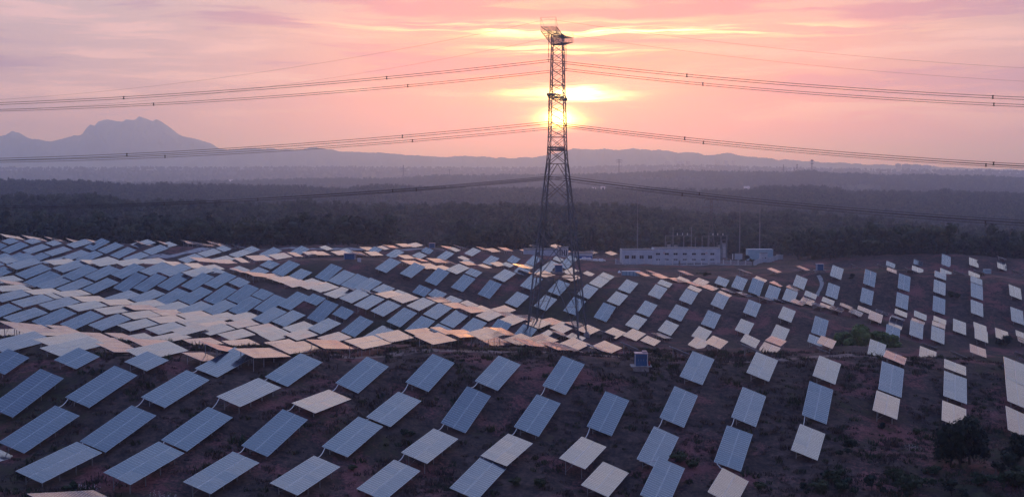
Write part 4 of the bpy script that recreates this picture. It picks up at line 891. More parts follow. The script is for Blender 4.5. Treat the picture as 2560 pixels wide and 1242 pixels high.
def bumps(x, y):
    o = 0
    for k in range(14):
        lam = 3.5 * 1.42 ** k; th = _ph[k, 0]
        amp = .028 * lam ** .75 if lam < 40 else 0
        o = o + amp * np.sin((x * np.cos(th) + y * np.sin(th)) * 6.28 / lam + _ph[k, 1] + 1.3 * np.sin((x * np.sin(th) - y * np.cos(th)) * 3.1 / lam + _ph[k, 2]))
    return o * .55
def height(x, y):
    x = np.asarray(x, float); y = np.asarray(y, float); D = np.hypot(x, y)
    e = np.interp(np.clip(CX + FPX * x / np.maximum(y, .3 * D + 1e-6), -40, 2660), [-40 + 100 * k for k in range(28)], EDGE)
    t = np.clip((D - e + 6) / 110, 0, 1); t = t * t * (3 - 2 * t)
    bm = bumps(x, y) * np.where(D < 900, 1.0, 4.0)
    return grid_h(x, y) * (1 - t) + far_h(x, y) * t + bm
def H(x, y): return float(height(np.array([x]), np.array([y]))[0])

def build_terrain():
    rr = np.concatenate([np.arange(40, 110, 6.0), np.arange(110, 640, 2.0), np.geomspace(640, 30000, 190)])
    th = np.radians(np.concatenate([np.arange(-70, -34, 2.0), np.linspace(-34, 34, 430), np.arange(36, 71, 2.0)]))
    Rr, Th = np.meshgrid(rr, th, indexing='ij')
    X = Rr * np.sin(Th); Y = Rr * np.cos(Th); Zz = height(X, Y)
    nr, nt = Rr.shape
    me = bpy.data.meshes.new('ground')
    me.vertices.add(nr * nt); me.vertices.foreach_set('co', np.stack([X, Y, Zz], -1).astype('f4').ravel())
    a = (np.arange(nr - 1)[:, None] * nt + np.arange(nt - 1)[None, :]).ravel()
    q = np.stack([a, a + 1, a + nt + 1, a + nt], -1).astype('i4')
    me.loops.add(q.size); me.loops.foreach_set('vertex_index', q.ravel())
    me.polygons.add(len(q)); me.polygons.foreach_set('loop_start', np.arange(0, q.size, 4, dtype='i4')); me.polygons.foreach_set('loop_total', np.full(len(q), 4, 'i4'))
    me.update(); me.polygons.foreach_set('use_smooth', np.ones(len(q), bool)); me.materials.append(M['ground'])
    # normals up?
    o = link('ground', me); tag(o, kind='structure')
    if me.polygons[0].normal.z < 0: me.flip_normals()
build_terrain()

def strip(name, pts, width, m, dz=.05):
    P = [Vector((*p, 0)) for p in pts]; out = []
    for i in range(len(P) - 1):
        n = max(2, int((P[i + 1] - P[i]).length / 2.0))
        for k in range(n):
            t = k / n; p0 = P[max(i - 1, 0)]; p1 = P[i]; p2 = P[i + 1]; p3 = P[min(i + 2, len(P) - 1)]
            out.append(.5 * ((2 * p1) + (p2 - p0) * t + (2 * p0 - 5 * p1 + 4 * p2 - p3) * t * t + (3 * p1 - p0 - 3 * p2 + p3) * t ** 3))
    out.append(P[-1]); b = MB(); ws = []
    for i, p in enumerate(out):
        d = (out[min(i + 1, len(out) - 1)] - out[max(i - 1, 0)]).normalized(); nrm = Vector((-d.y, d.x, 0))
        wl = width * (.5 + .09 * math.sin(i * .7) + .06 * math.sin(i * .23 + 1))
        ws.append([p + nrm * wl * s for s in (1, .5, 0, -.5, -1)])
    vs_ = [v for g in ws for v in g]
    hz = height(np.array([v.x for v in vs_]), np.array([v.y for v in vs_]))
    b.add([(v.x, v.y, h + dz) for v, h in zip(vs_, hz)], [(i * 5 + k, i * 5 + k + 1, (i + 1) * 5 + k + 1, (i + 1) * 5 + k) for i in range(len(ws) - 1) for k in range(4)])
    o = b.build(name, m); o.data.polygons.foreach_set('use_smooth', [True] * len(o.data.polygons))
    if o.data.polygons[0].normal.z < 0: o.data.flip_normals()
    return tag(o, kind='structure')
strip('dirt_track', TRACKS['front'], 3.4, M['track'])
strip('dirt_track', TRACKS['upper'], 2.6, M['track'])
strip('gravel_road', TRACKS['left'], 4.5, M['gravel'])
strip('dirt_track', TRACKS['mid'], 2.6, M['track'])
strip('drainage_channel', [(106.2, 414.8), (105.3, 406.3), (100.5, 394.0)], 1.1, M['concrete'], .06)

# ------------------------------------------------------------------ solar tables
AZ = R(20.15); TW = 4.0; PITCHM = 10.91 / 20
MESH = {}
def module_into(b, cy, cx, w, l, tx=0.0, ty=0.0, dz=0.0):
    rot = Matrix.Rotation(tx, 3, 'X') @ Matrix.Rotation(ty, 3, 'Y'); c = Vector((cx, cy, dz))
    fx = .03; fy = .007; th = .04
    def ring(ww, ll, z): return [c + rot @ Vector((sx * ww / 2, sy * ll / 2, z)) for sx, sy in ((-1, -1), (1, -1), (1, 1), (-1, 1))]
    r0 = ring(w, l, -th); r1 = ring(w, l, 0); r2 = ring(w - 2 * fx, l - 2 * fy, 0); r3 = ring(w - 2 * fx, l - 2 * fy, -.003)
    b.cur = 0
    b.add(r0 + r1 + r2 + r3, [(3, 2, 1, 0)] + [(i, (i + 1) % 4, 4 + (i + 1) % 4, 4 + i) for i in range(4)] + [(4 + i, 4 + (i + 1) % 4, 8 + (i + 1) % 4, 8 + i) for i in range(4)] + [(8 + i, 8 + (i + 1) % 4, 12 + (i + 1) % 4, 12 + i) for i in range(4)])
    b.cur = 1; b.add([r for r in r3], [(0, 1, 2, 3)]); b.cur = 0
def tilt_series(n, rnd):
    out = []; cur = (0, 0)
    for k in range(n):
        if k == 0 or rnd.random() < .2: cur = (rnd.gauss(0, R(.5)), rnd.gauss(0, R(.5)))
        out.append((cur[0] + rnd.gauss(0, R(.26)), cur[1] + rnd.gauss(0, R(.14))))
    return out
def row_mesh(n, var, side):
    k = (n, var, side)
    if k not in MESH:
        b = MB(); rnd = random.Random(hash(k) % 99991)
        for i, (tx, ty) in enumerate(tilt_series(n, rnd)):
            module_into(b, (i - (n - 1) / 2) * PITCHM, 0, TW / 2 - .035, PITCHM - .008, tx, ty)
        MESH[k] = b.mesh('module_row', [M['alu'], M['pv']])
    return MESH[k]
MODULE = None
def frame_into(b, n, Mx, gz, posts=True):
    """rails, rafters, posts and braces in world space relative to the table root"""
    L = n * PITCHM; ys = [(-.41 + .82 * k / (3 if n > 12 else 1)) * L for k in range(4 if n > 12 else 2)]
    for x in (-1.55, -.45, .45, 1.55): b.beam(Mx @ Vector((x, -L / 2 + .05, -.075)), Mx @ Vector((x, L / 2 - .05, -.075)), .06)
    res = []
    for y in ys:
        b.beam(Mx @ Vector((-1.8, y, -.15)), Mx @ Vector((1.8, y, -.15)), .07)
        hi = Mx @ Vector((-1.25, y, -.18)); lo = Mx @ Vector((1.2, y, -.18))
        res.append((hi, lo))
        g = gz(hi.x, hi.y)
        if posts: post_into(b, hi, gz); post_into(b, lo, gz)
        b.beam(Vector((hi.x, hi.y, g + .35)), Mx @ Vector((.1, y, -.18)), .045)
    return res
def post_into(b, p, gz):
    g = gz(p.x, p.y); b.beam((p.x, p.y, g - .25), p, .1, .1, up=(0, 1, 0))
def table_matrix(e, t):
    d = Vector((math.sin(AZ) * math.cos(e), math.cos(AZ) * math.cos(e), math.sin(e)))
    h = Vector((math.cos(AZ), -math.sin(AZ), 0)); n = h.cross(d)
    s = h * math.cos(t) - n * math.sin(t); N = s.cross(d)
    return Matrix((s, d, N)).transposed()
TAB = {}
def build_tables():
    global MODULE
    b = MB(); module_into(b, 0, 0, TW / 2 - .035, PITCHM - .008); MODULE = b.mesh('solar_module', [M['alu'], M['pv']])
    pb = MB(); pb.box((0, 0, -.5), (.1, .1, 1.0)); POST = pb.mesh('post', M['steel'])
    restR = MB(); rest_any = False
    rest = MB()
    for idx, (x, y, z, e, t, n, fg, lab) in enumerate(TABLES):
        R3 = table_matrix(e, t); rnd = random.Random(1000 + idx)
        g0 = H(x, y)
        # keep the low edge off the ground where the measured slope and the land disagree
        M4 = Matrix.Translation((x, y, z)) @ R3.to_4x4()
        L = n * PITCHM
        low = min((M4 @ Vector((sx * TW / 2, sy * L / 2, 0))).z - H(*(M4 @ Vector((sx * TW / 2, sy * L / 2, 0))).xy) for sx in (-1, 1) for sy in (-1, 0, 1))
        if low < .3 and idx < 330: z += min(.3 - low, .55); M4 = Matrix.Translation((x, y, z)) @ R3.to_4x4()
        if lab == 0:
            for side in (-1, 1):
                for i, (tx, ty) in enumerate(tilt_series(n, rnd)):
                    if i % 2: continue
                    cy = (i + .5 - (n - 1) / 2) * PITCHM; q = MB(); module_into(q, cy, side * TW / 4, TW / 2 - .035, 2 * PITCHM - .02, tx, ty)
                    o = len(rest.v); rest.v += [tuple(M4 @ Vector(v)) for v in q.v]; rest.f += [tuple(a + o for a in f) for f in q.f]; rest.mi += q.mi
            rest.cur = 0
            sup = MB(); frame_into(sup, n, M4, H)
            o = len(rest.v); rest.v += sup.v; rest.f += [tuple(a + o for a in f) for f in sup.f]; rest.mi += [2] * len(sup.f)
            continue
        root = thing('solar_table', (x, y, g0), lab, 'solar panels', 'solar tables over the hills')
        TAB[idx] = (root, M4, n)
        L4 = Matrix.Translation((0, 0, z - g0)) @ R3.to_4x4()
        if fg:
            for side in (-1, 1):
                for i, (tx, ty) in enumerate(tilt_series(n, rnd)):
                    o = bpy.data.objects.new('solar_module', MODULE); COL.objects.link(o); o.parent = root
                    o.matrix_basis = L4 @ Matrix.Translation((side * TW / 4, (i - (n - 1) / 2) * PITCHM, 0)) @ Matrix.Rotation(tx, 4, 'X') @ Matrix.Rotation(ty, 4, 'Y')
        else:
            for side in (-1, 1):
                o = bpy.data.objects.new('module_row', row_mesh(n, rnd.randrange(8), side)); COL.objects.link(o); o.parent = root
                o.matrix_basis = L4 @ Matrix.Translation((side * TW / 4, 0, 0)); o['kind'] = 'stuff'
        gz = lambda px_, py_: H(px_ + x, py_ + y) - g0
        f = MB(); tops = frame_into(f, n, L4, gz, posts=not fg); f.build('support_frame', M['steel'], root)
        if fg:
            for pr in tops:
                for p in pr:
                    o = bpy.data.objects.new('post', POST); COL.objects.link(o); o.parent = root
                    o.location = p; o.scale = (1, 1, p.z - gz(p.x, p.y) + .25)
    o = rest.build('distant_solar_tables', [M['alu'], M['pv'], M['steel']])
    tag(o, 'mass of smaller solar tables filling gaps across the far slopes', 'solar panels', kind='stuff')
build_tables()

# white cable tubes that hang between the end of one table and the next one down the slope
def build_conduits():
    fgs = [(i, TAB[i]) for i in TAB if TABLES[i][6]]
    k = 0
    for i, (root, M4, n) in fgs:
        a = M4 @ Vector((-TW / 2 + .5, -n * PITCHM / 2, -.08)); best = None
        for j, (r2, M2, n2) in fgs:
            if j == i: continue
            c = M2 @ Vector((-TW / 2 + .55, n2 * PITCHM / 2, -.08)); d = (c - a).length
            if d < 5.5 and (c - a).y < 1.0 and (best is None or d < best[0]): best = (d, c, j)
        if not best: continue
        c = best[1]; mid = (a + c) / 2 - Vector((0, 0, .28 + .06 * best[0]))
        pts = [a * (1 - t) ** 2 + mid * 2 * t * (1 - t) + c * t * t for t in [q / 8 for q in range(9)]]
        b = MB(); b.tube(pts, .055, 6); o = b.build('cable_conduit', M['white_tube'])
        lab = TABLES[i][7].replace('short ', '')
        tag(o, 'white tube below %s' % lab, 'cable', 'white cable tubes between tables')
build_conduits()

# ------------------------------------------------------------------ great lattice tower
def lattice_tower():
    D = 316.0; PX = D / FPX
    prof = [(845, 128), (690, 101), (575, 77), (502, 64), (448, 53.5), (410, 45.5), (375, 40.5), (345, 39), (300, 37), (216, 31), (115, 26.5)]
    z_of = lambda yy: CAMZ + (432 - yy) * PX
    def half(yy): return float(np.interp(-yy, [-p[0] for p in prof], [p[1] for p in prof])) * PX / 2 / math.cos(R(12))
    cx_, cy_ = 11.9, 315.5; gz0 = H(cx_, cy_)
    root = thing('lattice_tower', (cx_, cy_, gz0), 'tall steel lattice power pylon standing in front of the sun', 'pylon', None, R(-12))
    W = lambda sx, sy, yy: Vector((sx * half(yy), sy * half(yy), z_of(yy) - gz0))
    rotm = Matrix.Rotation(R(-12), 3, 'Z')
    lv = [845, 690, 575, 502, 448, 410, 375, 344, 325, 305, 286, 267, 247, 231, 216, 196, 176, 156, 136, 116]
    for sx in (-1, 1):
        for sy in (-1, 1):
            b = MB()
            foot = W(sx, sy, 845); wv = rotm @ foot; gl = H(cx_ + wv.x, cy_ + wv.y) - gz0
            pts = [W(sx, sy, yy) for yy in lv]; pts[0] = pts[1] + (pts[0] - pts[1]) * ((pts[1].z - gl) / (pts[1].z - pts[0].z))
            for i in range(len(pts) - 1):
                w = .3 if i < 2 else .25 if i < 5 else .19
                b.beam(pts[i], pts[i + 1], w)
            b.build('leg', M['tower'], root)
            f = MB(); f.box((pts[0].x, pts[0].y, gl + .25), (1.5, 1.5, 1.3)); f.box((pts[0].x, pts[0].y, gl + 1.1), (.9, .9, .5)); f.build('footing', M['concrete'], root)
    faces = [((-1, -1), (1, -1)), ((1, -1), (1, 1)), ((1, 1), (-1, 1)), ((-1, 1), (-1, -1))]
    def seg(b, p, q, w): b.beam(p, q, w)
    for i in range(len(lv) - 1):
        ya, yb = lv[i], lv[i + 1]
        for (a, c) in faces:
            b = MB(); A0, C0, A1, C1 = W(*a, ya), W(*c, ya), W(*a, yb), W(*c, yb)
            if i == 0:      # splayed feet: inverted V with sub-bracing
                wv = rotm @ A0; wv2 = rotm @ C0
                m1 = (A1 + C1) / 2
                seg(b, A0.lerp(A1, .06), m1, .17); seg(b, C0.lerp(C1, .06), m1, .17)
                seg(b, A1, C1, .17)
                for t in (.3, .55, .78):
                    pa = A0.lerp(m1, t); la = A0.lerp(A1, t); pc = C0.lerp(m1, t); lc = C0.lerp(C1, t)
                    seg(b, pa, la, .09); seg(b, pc, lc, .09)
                    l2 = A0.lerp(A1, min(1, t + .2)); c2 = C0.lerp(C1, min(1, t + .2)); seg(b, pa, l2, .08); seg(b, pc, c2, .08)
            elif lv[i] == 448:   # K panel under the waist ring
                m1 = (A1 + C1) / 2; seg(b, A0, m1.lerp(A1, .18), .15); seg(b, C0, m1.lerp(C1, .18), .15); seg(b, A1, C1, .16)
                seg(b, A0.lerp(A1, .5), A0.lerp(m1, .5), .08); seg(b, C0.lerp(C1, .5), C0.lerp(m1, .5), .08)
            else:
                w = .16 if i < 6 else .11
                seg(b, A0, C1, w); seg(b, C0, A1, w)
                if lv[i + 1] in (375, 344, 216, 116, 410): seg(b, A1, C1, .18 if lv[i + 1] in (375,) else .13)
                if i in (1, 2, 3):
                    x_ = (A0 + C1) / 2
                    for t in (.28, .72):
                        P_ = A0.lerp(C1, t); Q_ = C0.lerp(A1, t); seg(b, P_, (A0.lerp(A1, t) if t < .5 else C0.lerp(C1, t)), .08); seg(b, Q_, (C0.lerp(C1, t) if t < .5 else A0.lerp(A1, t)), .08)
                        seg(b, P_, (A0.lerp(A1, .5) if t < .5 else C0.lerp(C1, .5)), .07); seg(b, Q_, (C0.lerp(C1, .5) if t < .5 else A0.lerp(A1, .5)), .07)
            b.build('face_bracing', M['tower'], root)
    for yy in (690, 375, 247, 116):    # horizontal diaphragms
        b = MB(); seg(b, W(-1, -1, yy), W(1, 1, yy), .1); seg(b, W(1, -1, yy), W(-1, 1, yy), .1); b.build('diaphragm', M['tower'], root)
    tips = {}
    for nm, yt, yb, ytip, ln in (('top', 92, 116, 90, 13.5), ('mid', 241, 250, 244.5, 13.5), ('low', 368, 377, 374, 13.0)):
        for s in (-1, 1):
            b = MB(); zt, zb, zp = z_of(yt) - gz0, z_of(yb) - gz0, z_of(ytip) - gz0
            h = half(yb); wt = .35 if nm != 'top' else 1.9
            up = [Vector((sx * h, s * h, zt)) for sx in (-1, 1)]; dn = [Vector((sx * h, s * h, zb)) for sx in (-1, 1)]
            tipu = [Vector((sx * wt, s * ln, zp + (.1 if nm != 'top' else .35))) for sx in (-1, 1)]; tipd = [Vector((sx * wt, s * ln, zp - (.25 if nm != 'top' else .8))) for sx in (-1, 1)]
            N_ = 6
            for k in range(2):
                seg(b, up[k], tipu[k], .13); seg(b, dn[k], tipd[k], .13)
                for i in range(N_):
                    t0, t1 = i / N_, (i + 1) / N_
                    a0, a1 = up[k].lerp(tipu[k], t0), up[k].lerp(tipu[k], t1); c0, c1 = dn[k].lerp(tipd[k], t0), dn[k].lerp(tipd[k], t1)
                    seg(b, a0, c1, .06); seg(b, c1, a1, .06)
            for i in range(N_ + 1):
                t0 = i / N_; t1 = min(1, (i + 1) / N_)
                for q in ((up, tipu), (dn, tipd)):
                    seg(b, q[0][0].lerp(q[1][0], t0), q[0][1].lerp(q[1][1], t0), .07); seg(b, q[0][0].lerp(q[1][0], t0), q[0][1].lerp(q[1][1], t1), .05)
                    if nm == 'top': seg(b, q[0][1].lerp(q[1][1], t0), q[0][0].lerp(q[1][0], t1), .05)
            if nm == 'top':
                for sx in (-1, 1): seg(b, tipu[0 if sx < 0 else 1], Vector((sx * wt, s * (ln + .2), zp + (2.6 if s < 0 else 1.6))), .06)
                tp = [Vector((sx * wt, s * (ln + .2), zp + (2.6 if s < 0 else 1.6))) for sx in (-1, 1)]
                seg(b, tp[0], tp[1], .05); seg(b, tp[0], up[0].lerp(tipu[0], .6), .04); seg(b, tp[1], up[1].lerp(tipu[1], .6), .04)
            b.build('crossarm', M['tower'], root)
            tips[(nm, s)] = Vector((0, s * (ln - .3), zp - .4))
    # the wide head between the two top arms
    b = MB(); h = half(116)
    for sx in (-1, 1):
        for sy in (-1, 1): seg(b, Vector((sx * h, sy * h, z_of(116) - gz0)), Vector((sx * h, sy * h, z_of(92) - gz0)), .22)
    for (a, c) in faces:
        seg(b, Vector((a[0] * h, a[1] * h, z_of(92) - gz0)), Vector((c[0] * h, c[1] * h, z_of(92) - gz0)), .18)
        seg(b, Vector((a[0] * h, a[1] * h, z_of(116) - gz0)), Vector((c[0] * h, c[1] * h, z_of(92) - gz0)), .11)
        seg(b, Vector((c[0] * h, c[1] * h, z_of(116) - gz0)), Vector((a[0] * h, a[1] * h, z_of(92) - gz0)), .11)
    b.build('tower_head', M['tower'], root)
    # strings, conductors, spacers
    rel = {'top': 167, 'mid': 313, 'low': 443.5}
    words = {'top': 'top', 'mid': 'middle', 'low': 'lowest'}
    wd = rotm @ Vector((1, 0, 0)); base = Vector((cx_, cy_, gz0))
    def wire_pt(anchor, s, sagL, sagR):
        sg, Ls = (sagR, 400.) if s > 0 else (sagL, 400.)
        t = abs(s) / Ls; p = anchor + wd * s; p.z = anchor.z - 4 * sg * t * (1 - t); return p
    def wire(name, anchor, sagL, sagR, rad, label, group):
        ss = [-250 + 500 * k / 60 for k in range(61)]; ss = sorted(set(ss + [0.0]))
        b = MB(); b.tube([wire_pt(anchor, s, sagL, sagR) for s in ss], rad, 5)
        o = b.build(name, M['wire']); tag(o, label, 'power line', group)
    spx = {('top', -1): [315, 969, 1714, 2475], ('top', 1): [389, 1021, 1754, 2478], ('mid', -1): [320, 1007, 1710, 2481], ('mid', 1): [415, 1032, 1757, 2462],
           ('low', -1): [411, 982, 1705, 2464], ('low', 1): [645, 1041, 1748]}
    for (nm, s), tp in tips.items():
        side = 'near' if s < 0 else 'far'
        top = base + rotm @ tp; depth = top.y
        zb = CAMZ + (432 - rel[nm]) / FPX * 316
        an = Vector((top.x, top.y, zb))
        b = MB(); n = max(6, int((top.z - zb) / .35)); b.tube([top, an + Vector((0, 0, .3))], .04, 5)
        for k in range(n):
            zz = top.z - .5 - (top.z - zb - 1.2) * k / n; b.tube([Vector((an.x, an.y, zz)), Vector((an.x, an.y, zz - .12))], [.16, .1], 7)
        b.beam(an + Vector((0, 0, -.35)), an + Vector((0, 0, .35)), .12); b.beam(an - wd * .35 + Vector((0, 0, .3)), an + wd * .35 + Vector((0, 0, .3)), .1)
        o = b.build('insulator_string', M['wire']); tag(o, 'insulator string hanging from the %s %s crossarm of the pylon' % (side, words[nm]), 'insulator', 'insulator strings on the pylon')
        for up_, dz in (('upper', .27), ('lower', -.27)):
            wire('power_line', an + Vector((0, 0, dz)), 9.3, 13.4, .06, '%s wire of the pair under the %s %s crossarm' % (up_, side, words[nm]), 'conductors strung across the tower')
        for px_ in spx[(nm, s)]:
            k = (px_ - CX) / FPX; sv = (k * an.y - an.x) / (wd.x - k * wd.y)
            p = wire_pt(an, sv, 9.3, 13.4)
            b = MB(); b.beam(p + Vector((0, 0, -.4)), p + Vector((0, 0, .4)), .2); b.beam(p + Vector((-.2, 0, .3)), p + Vector((.2, 0, .3)), .26); b.beam(p + Vector((-.2, 0, -.3)), p + Vector((.2, 0, -.3)), .26)
            o = b.build('line_spacer', M['wire'])
            where = 'left of' if px_ < 1390 else 'right of'; far_ = 'far' if abs(px_ - 1390) > 550 and not (1000 < px_ < 1800) else 'close'
            tag(o, 'spacer on the %s %s wire pair, %s the pylon and %s' % (side, words[nm], where, 'well away from it' if far_ == 'far' else 'nearer to it'), 'line spacer', 'spacers on the wires')
    for s in (-1, 1):
        tp = tips[('top', s)]; an = base + rotm @ (tp + Vector((0, 0, 2.6 if s < 0 else 1.8)))
        wire('ground_wire', an, 19.0, 17.5, .02, 'thin earth wire from the %s tip of the pylon head' % ('near' if s < 0 else 'far'), 'earth wires')
lattice_tower()

# ------------------------------------------------------------------ smaller pylons and masts
def at(px_, D, y=None):
    """point of the land seen in picture column px_ at distance D"""
    k = (px_ - CX) / FPX; yy = D; return (k * yy, yy)
def small_pylon(px_, D, ytop, armw, arms, label, name='pylon', w=None):
    x, y = at(px_, D); g = H(x, y); zt = CAMZ + (432 - ytop) / FPX * D; h = zt - g
    root = thing(name, (x, y, g), label, 'pylon', 'distant pylons and masts', R(random.uniform(-8, 8)))
    wb = w or h * .1; wt = wb * .22
    hw = lambda t: (wb + (wt - wb) * min(1, t / .62)) / 2
    th = max(.24, D * .0003)
    for sx in (-1, 1):
        for sy in (-1, 1):
            b = MB(); ts = [0, .3, .62, 1]
            for i in range(3): b.beam((sx * hw(ts[i]), sy * hw(ts[i]), ts[i] * h - (.5 if i == 0 else 0)), (sx * hw(ts[i + 1]), sy * hw(ts[i + 1]), ts[i + 1] * h), th)
            b.build('leg', M['tower'], root)
    b = MB(); ts = [0, .2, .36, .5, .62, .72, .81, .9, 1]
    for i in range(8):
        for (a, c) in (((-1, -1), (1, -1)), ((1, -1), (1, 1)), ((1, 1), (-1, 1)), ((-1, 1), (-1, -1))):
            p = [Vector((q[0] * hw(tt), q[1] * hw(tt), tt * h)) for q in (a, c) for tt in (ts[i], ts[i + 1])]
            b.beam(p[0], p[3], th * .7); b.beam(p[2], p[1], th * .7)
    b.build('bracing', M['tower'], root)
    for ya, aw in arms:
        z = h - (ya - ytop) / FPX * D; b = MB(); wa = aw / FPX * D
        for s in (-1, 1):
            for k in (-1, 1): b.beam((s * hw(.9), k * hw(.9), z + h * .03), (s * wa, 0, z), th * .8); b.beam((s * hw(.9), k * hw(.9), z), (s * wa, 0, z), th * .8)
            b.beam((s * wa, 0, z), (s * wa, 0, z - h * .05), th * .8)
        b.build('crossarm', M['tower'], root)
    return root
small_pylon(1778, 655, 496, 18, [(500, 17), (519, 23), (541, 25)], 'dark lattice pylon rising behind the white substation building', w=5.0)
small_pylon(1009, 3950, 413, 8, [(422, 7), (428, 6)], 'tallest faint pylon on the misty ridge left of the big tower', w=8)
small_pylon(1124, 3980, 423, 6, [(425, 5)], 'slim faint pylon on the ridge just left of the big tower', w=5)
small_pylon(1547, 3960, 398, 8, [(401, 8), (406, 6)], 'tall faint pylon on the misty ridge right of the big tower', w=8)
def mast(px_, D, ytop, label, r=1.0, bulges=()):
    x, y = at(px_, D); g = H(x, y); h = CAMZ + (432 - ytop) / FPX * D - g
    root = thing('mast', (x, y, g), label, 'mast', 'distant pylons and masts')
    b = MB(); b.tube([(0, 0, -1), (0, 0, h * .55), (0, 0, h)], [r * 1.4, r, r * .5], 8); b.build('pole', M['tower'], root)
    for t, w in bulges:
        b = MB()
        for a in range(3): b.box((math.cos(a * 2.1) * w * .6, math.sin(a * 2.1) * w * .6, h * t), (w * .7, w * .7, h * .09))
        b.tube([(0, 0, h * (t - .04)), (0, 0, h * (t - .03))], w, 8); b.build('antenna', M['tower'], root)
    return root
mast(1046, 3900, 433, 'short faint mast between two pylons on the left ridge', 1.1, ((.8, 3),))
mast(1849, 3900, 417, 'thin mast on the ridge behind the misty apartment towers', 1.2, ((.85, 3.2),))
mast(1957, 3900, 411, 'stout mast on the right ridge, leftmost of the close group', 2.2, ((.55, 4), (.75, 3)))
mast(1984, 3900, 418, 'small mast in the middle of the group on the right ridge', 1.2, ((.7, 3),))
mast(1991, 3900, 410, 'medium mast just right of the small one on the ridge', 1.5, ((.7, 3.6), (.9, 3)))
mast(2028, 3900, 398, 'tallest telecom mast on the right ridge with antenna rings', 1.9, ((.72, 4.6), (.9, 5.2)))
mast(2199, 3900, 426, 'isolated mast on the far right ridge', 1.3, ((.75, 3.4),))
for px_, yt in ((1594, 474), (1850, 478), (1900, 474)):
    D = 605.; x, y = at(px_, D); g = H(x, y); h = CAMZ + (432 - yt) / FPX * D - g
    root = thing('lightning_mast', (x, y, g), {1594: 'tall thin lightning mast left of the white substation building', 1850: 'tall thin lightning mast right of the substation gantries', 1900: 'tall thin lightning mast rising by the pale blue shed'}[px_], 'mast', 'lightning masts')
    b = MB(); b.tube([(0, 0, -.5), (0, 0, h * .52)], [.34, .28], 8); b.build('pole', M['mast'], root)
    b = MB(); b.tube([(0, 0, h * .52), (0, 0, h * .8), (0, 0, h)], [.17, .11, .05], 6); b.build('tip', M['mast'], root)
for px_, yt in ((260, 447), (271, 447), (484, 448), (495, 448)):
    D = 2080.; x, y = at(px_, D); g = H(x, y); h = CAMZ + (432 - yt) / FPX * D - g
    root = thing('utility_pole', (x, y, g), {260: 'left pole of the pair on the far left ridge', 271: 'right pole of the pair on the far left ridge', 484: 'left pole of the second pair along the left ridge', 495: 'right pole of the second pair along the left ridge'}[px_], 'pole', 'poles on the left ridge')
    b = MB(); b.tube([(0, 0, -1), (0, 0, h)], [.42, .3], 6); b.build('pole', M['tower'], root)
    b = MB(); b.beam((-3, 0, h * .78), (3, 0, h * .78), .35); b.build('crossbar', M['tower'], root)

# ------------------------------------------------------------------ substation
def boxpart(root, name, c, size, m, rz=0):
    b = MB(); b.box((0, 0, 0), size); o = b.build(name, m, root); o.location = c; o.rotation_euler = (0, 0, rz); return o
def long_building():
    D = 566.; s = D / FPX; g = min(H(*at(1640, D)), H(*at(1790, D)))
    xl, xm, xr = at(1556, D)[0], at(1637, D)[0], at(1802, D)[0]
    z1, z2 = CAMZ + (432 - 625) * s, CAMZ + (432 - 621.5) * s
    zb = CAMZ + (432 - 660) * s
    root = thing('substation_building', ((xl + xr) / 2, D, zb), 'long low white two-part building with a row of dark windows', 'building')
    ox = (xl + xr) / 2; dep = 12.
    def wall_with_holes(x0, x1, z0, z1_, holes):
        b = MB(); xs = sorted({x0, x1} | {v for h_ in holes for v in h_[:2]}); zs = sorted({z0, z1_} | {v for h_ in holes for v in h_[2:]})
        for i in range(len(xs) - 1):
            for k in range(len(zs) - 1):
                cxm, czm = (xs[i] + xs[i + 1]) / 2, (zs[k] + zs[k + 1]) / 2
                if any(h_[0] < cxm < h_[1] and h_[2] < czm < h_[3] for h_ in holes): continue
                b.box((cxm - ox, 0.15, czm - zb), (xs[i + 1] - xs[i], .3, zs[k + 1] - zs[k]))
        return b
    wins = []
    for u_ in (1568, 1585, 1605, 1626): wins.append((u_ - 5, u_ + 5, 647, 638.5, 0))
    for u_ in (1646, 1668, 1690, 1713, 1736, 1759, 1782): wins.append((u_ - 5, u_ + 5, 637.5, 632.5, 1)); wins.append((u_ - 5, u_ + 5, 650.5, 647.5, 1))
    conv = lambda w: (at(w[0], D)[0], at(w[1], D)[0], CAMZ + (432 - w[2]) * s, CAMZ + (432 - w[3]) * s)
    for k, (xa, xb, zt) in enumerate(((xl, xm, z1), (xm, xr, z2))):
        hs = [conv(w) for w in wins if w[4] == k]
        b = wall_with_holes(xa, xb, zb, zt, hs)
        b.box(((xa + xb) / 2 - ox, dep, (zt - zb) / 2), (xb - xa, .3, zt - zb))
        for xx in (xa + .15, xb - .15): b.box((xx - ox, dep / 2 + .05, (zt - zb) / 2 - .01), (.29, dep - .25, zt - zb - .02))
        b.build('wall', M['wall'], root)
        r = MB(); r.box(((xa + xb) / 2 - ox, dep / 2, zt - zb - .25), (xb - xa - .7, dep - .7, .2)); r.build('roof', M['roofgrey'], root)
        p = MB(); p.box(((xa + xb) / 2 - ox, .13, zt - zb + .06), (xb - xa + .1, .4, .14)); p.build('parapet', M['roofgrey'], root)
        for h_ in hs:
            wroot = boxpart(root, 'window', ((h_[0] + h_[1]) / 2 - ox, .2, (h_[2] + h_[3]) / 2 - zb), (h_[1] - h_[0] - .02, .05, h_[3] - h_[2] - .02), M['window'])
            f = MB(); f.box((0, -.05, 0), (.07, .05, h_[3] - h_[2] - .04)); f.box((0, -.16, -(h_[3] - h_[2]) / 2 - .04), (h_[1] - h_[0] + .2, .14, .08)); f.build('window_frame', M['white'], wroot)
    for u_ in (1661, 1767):
        boxpart(root, 'air_conditioner', (at(u_, D)[0] - ox, -.35, CAMZ + (432 - 632) * s - zb), (.9, .45, .7), M['pink'])
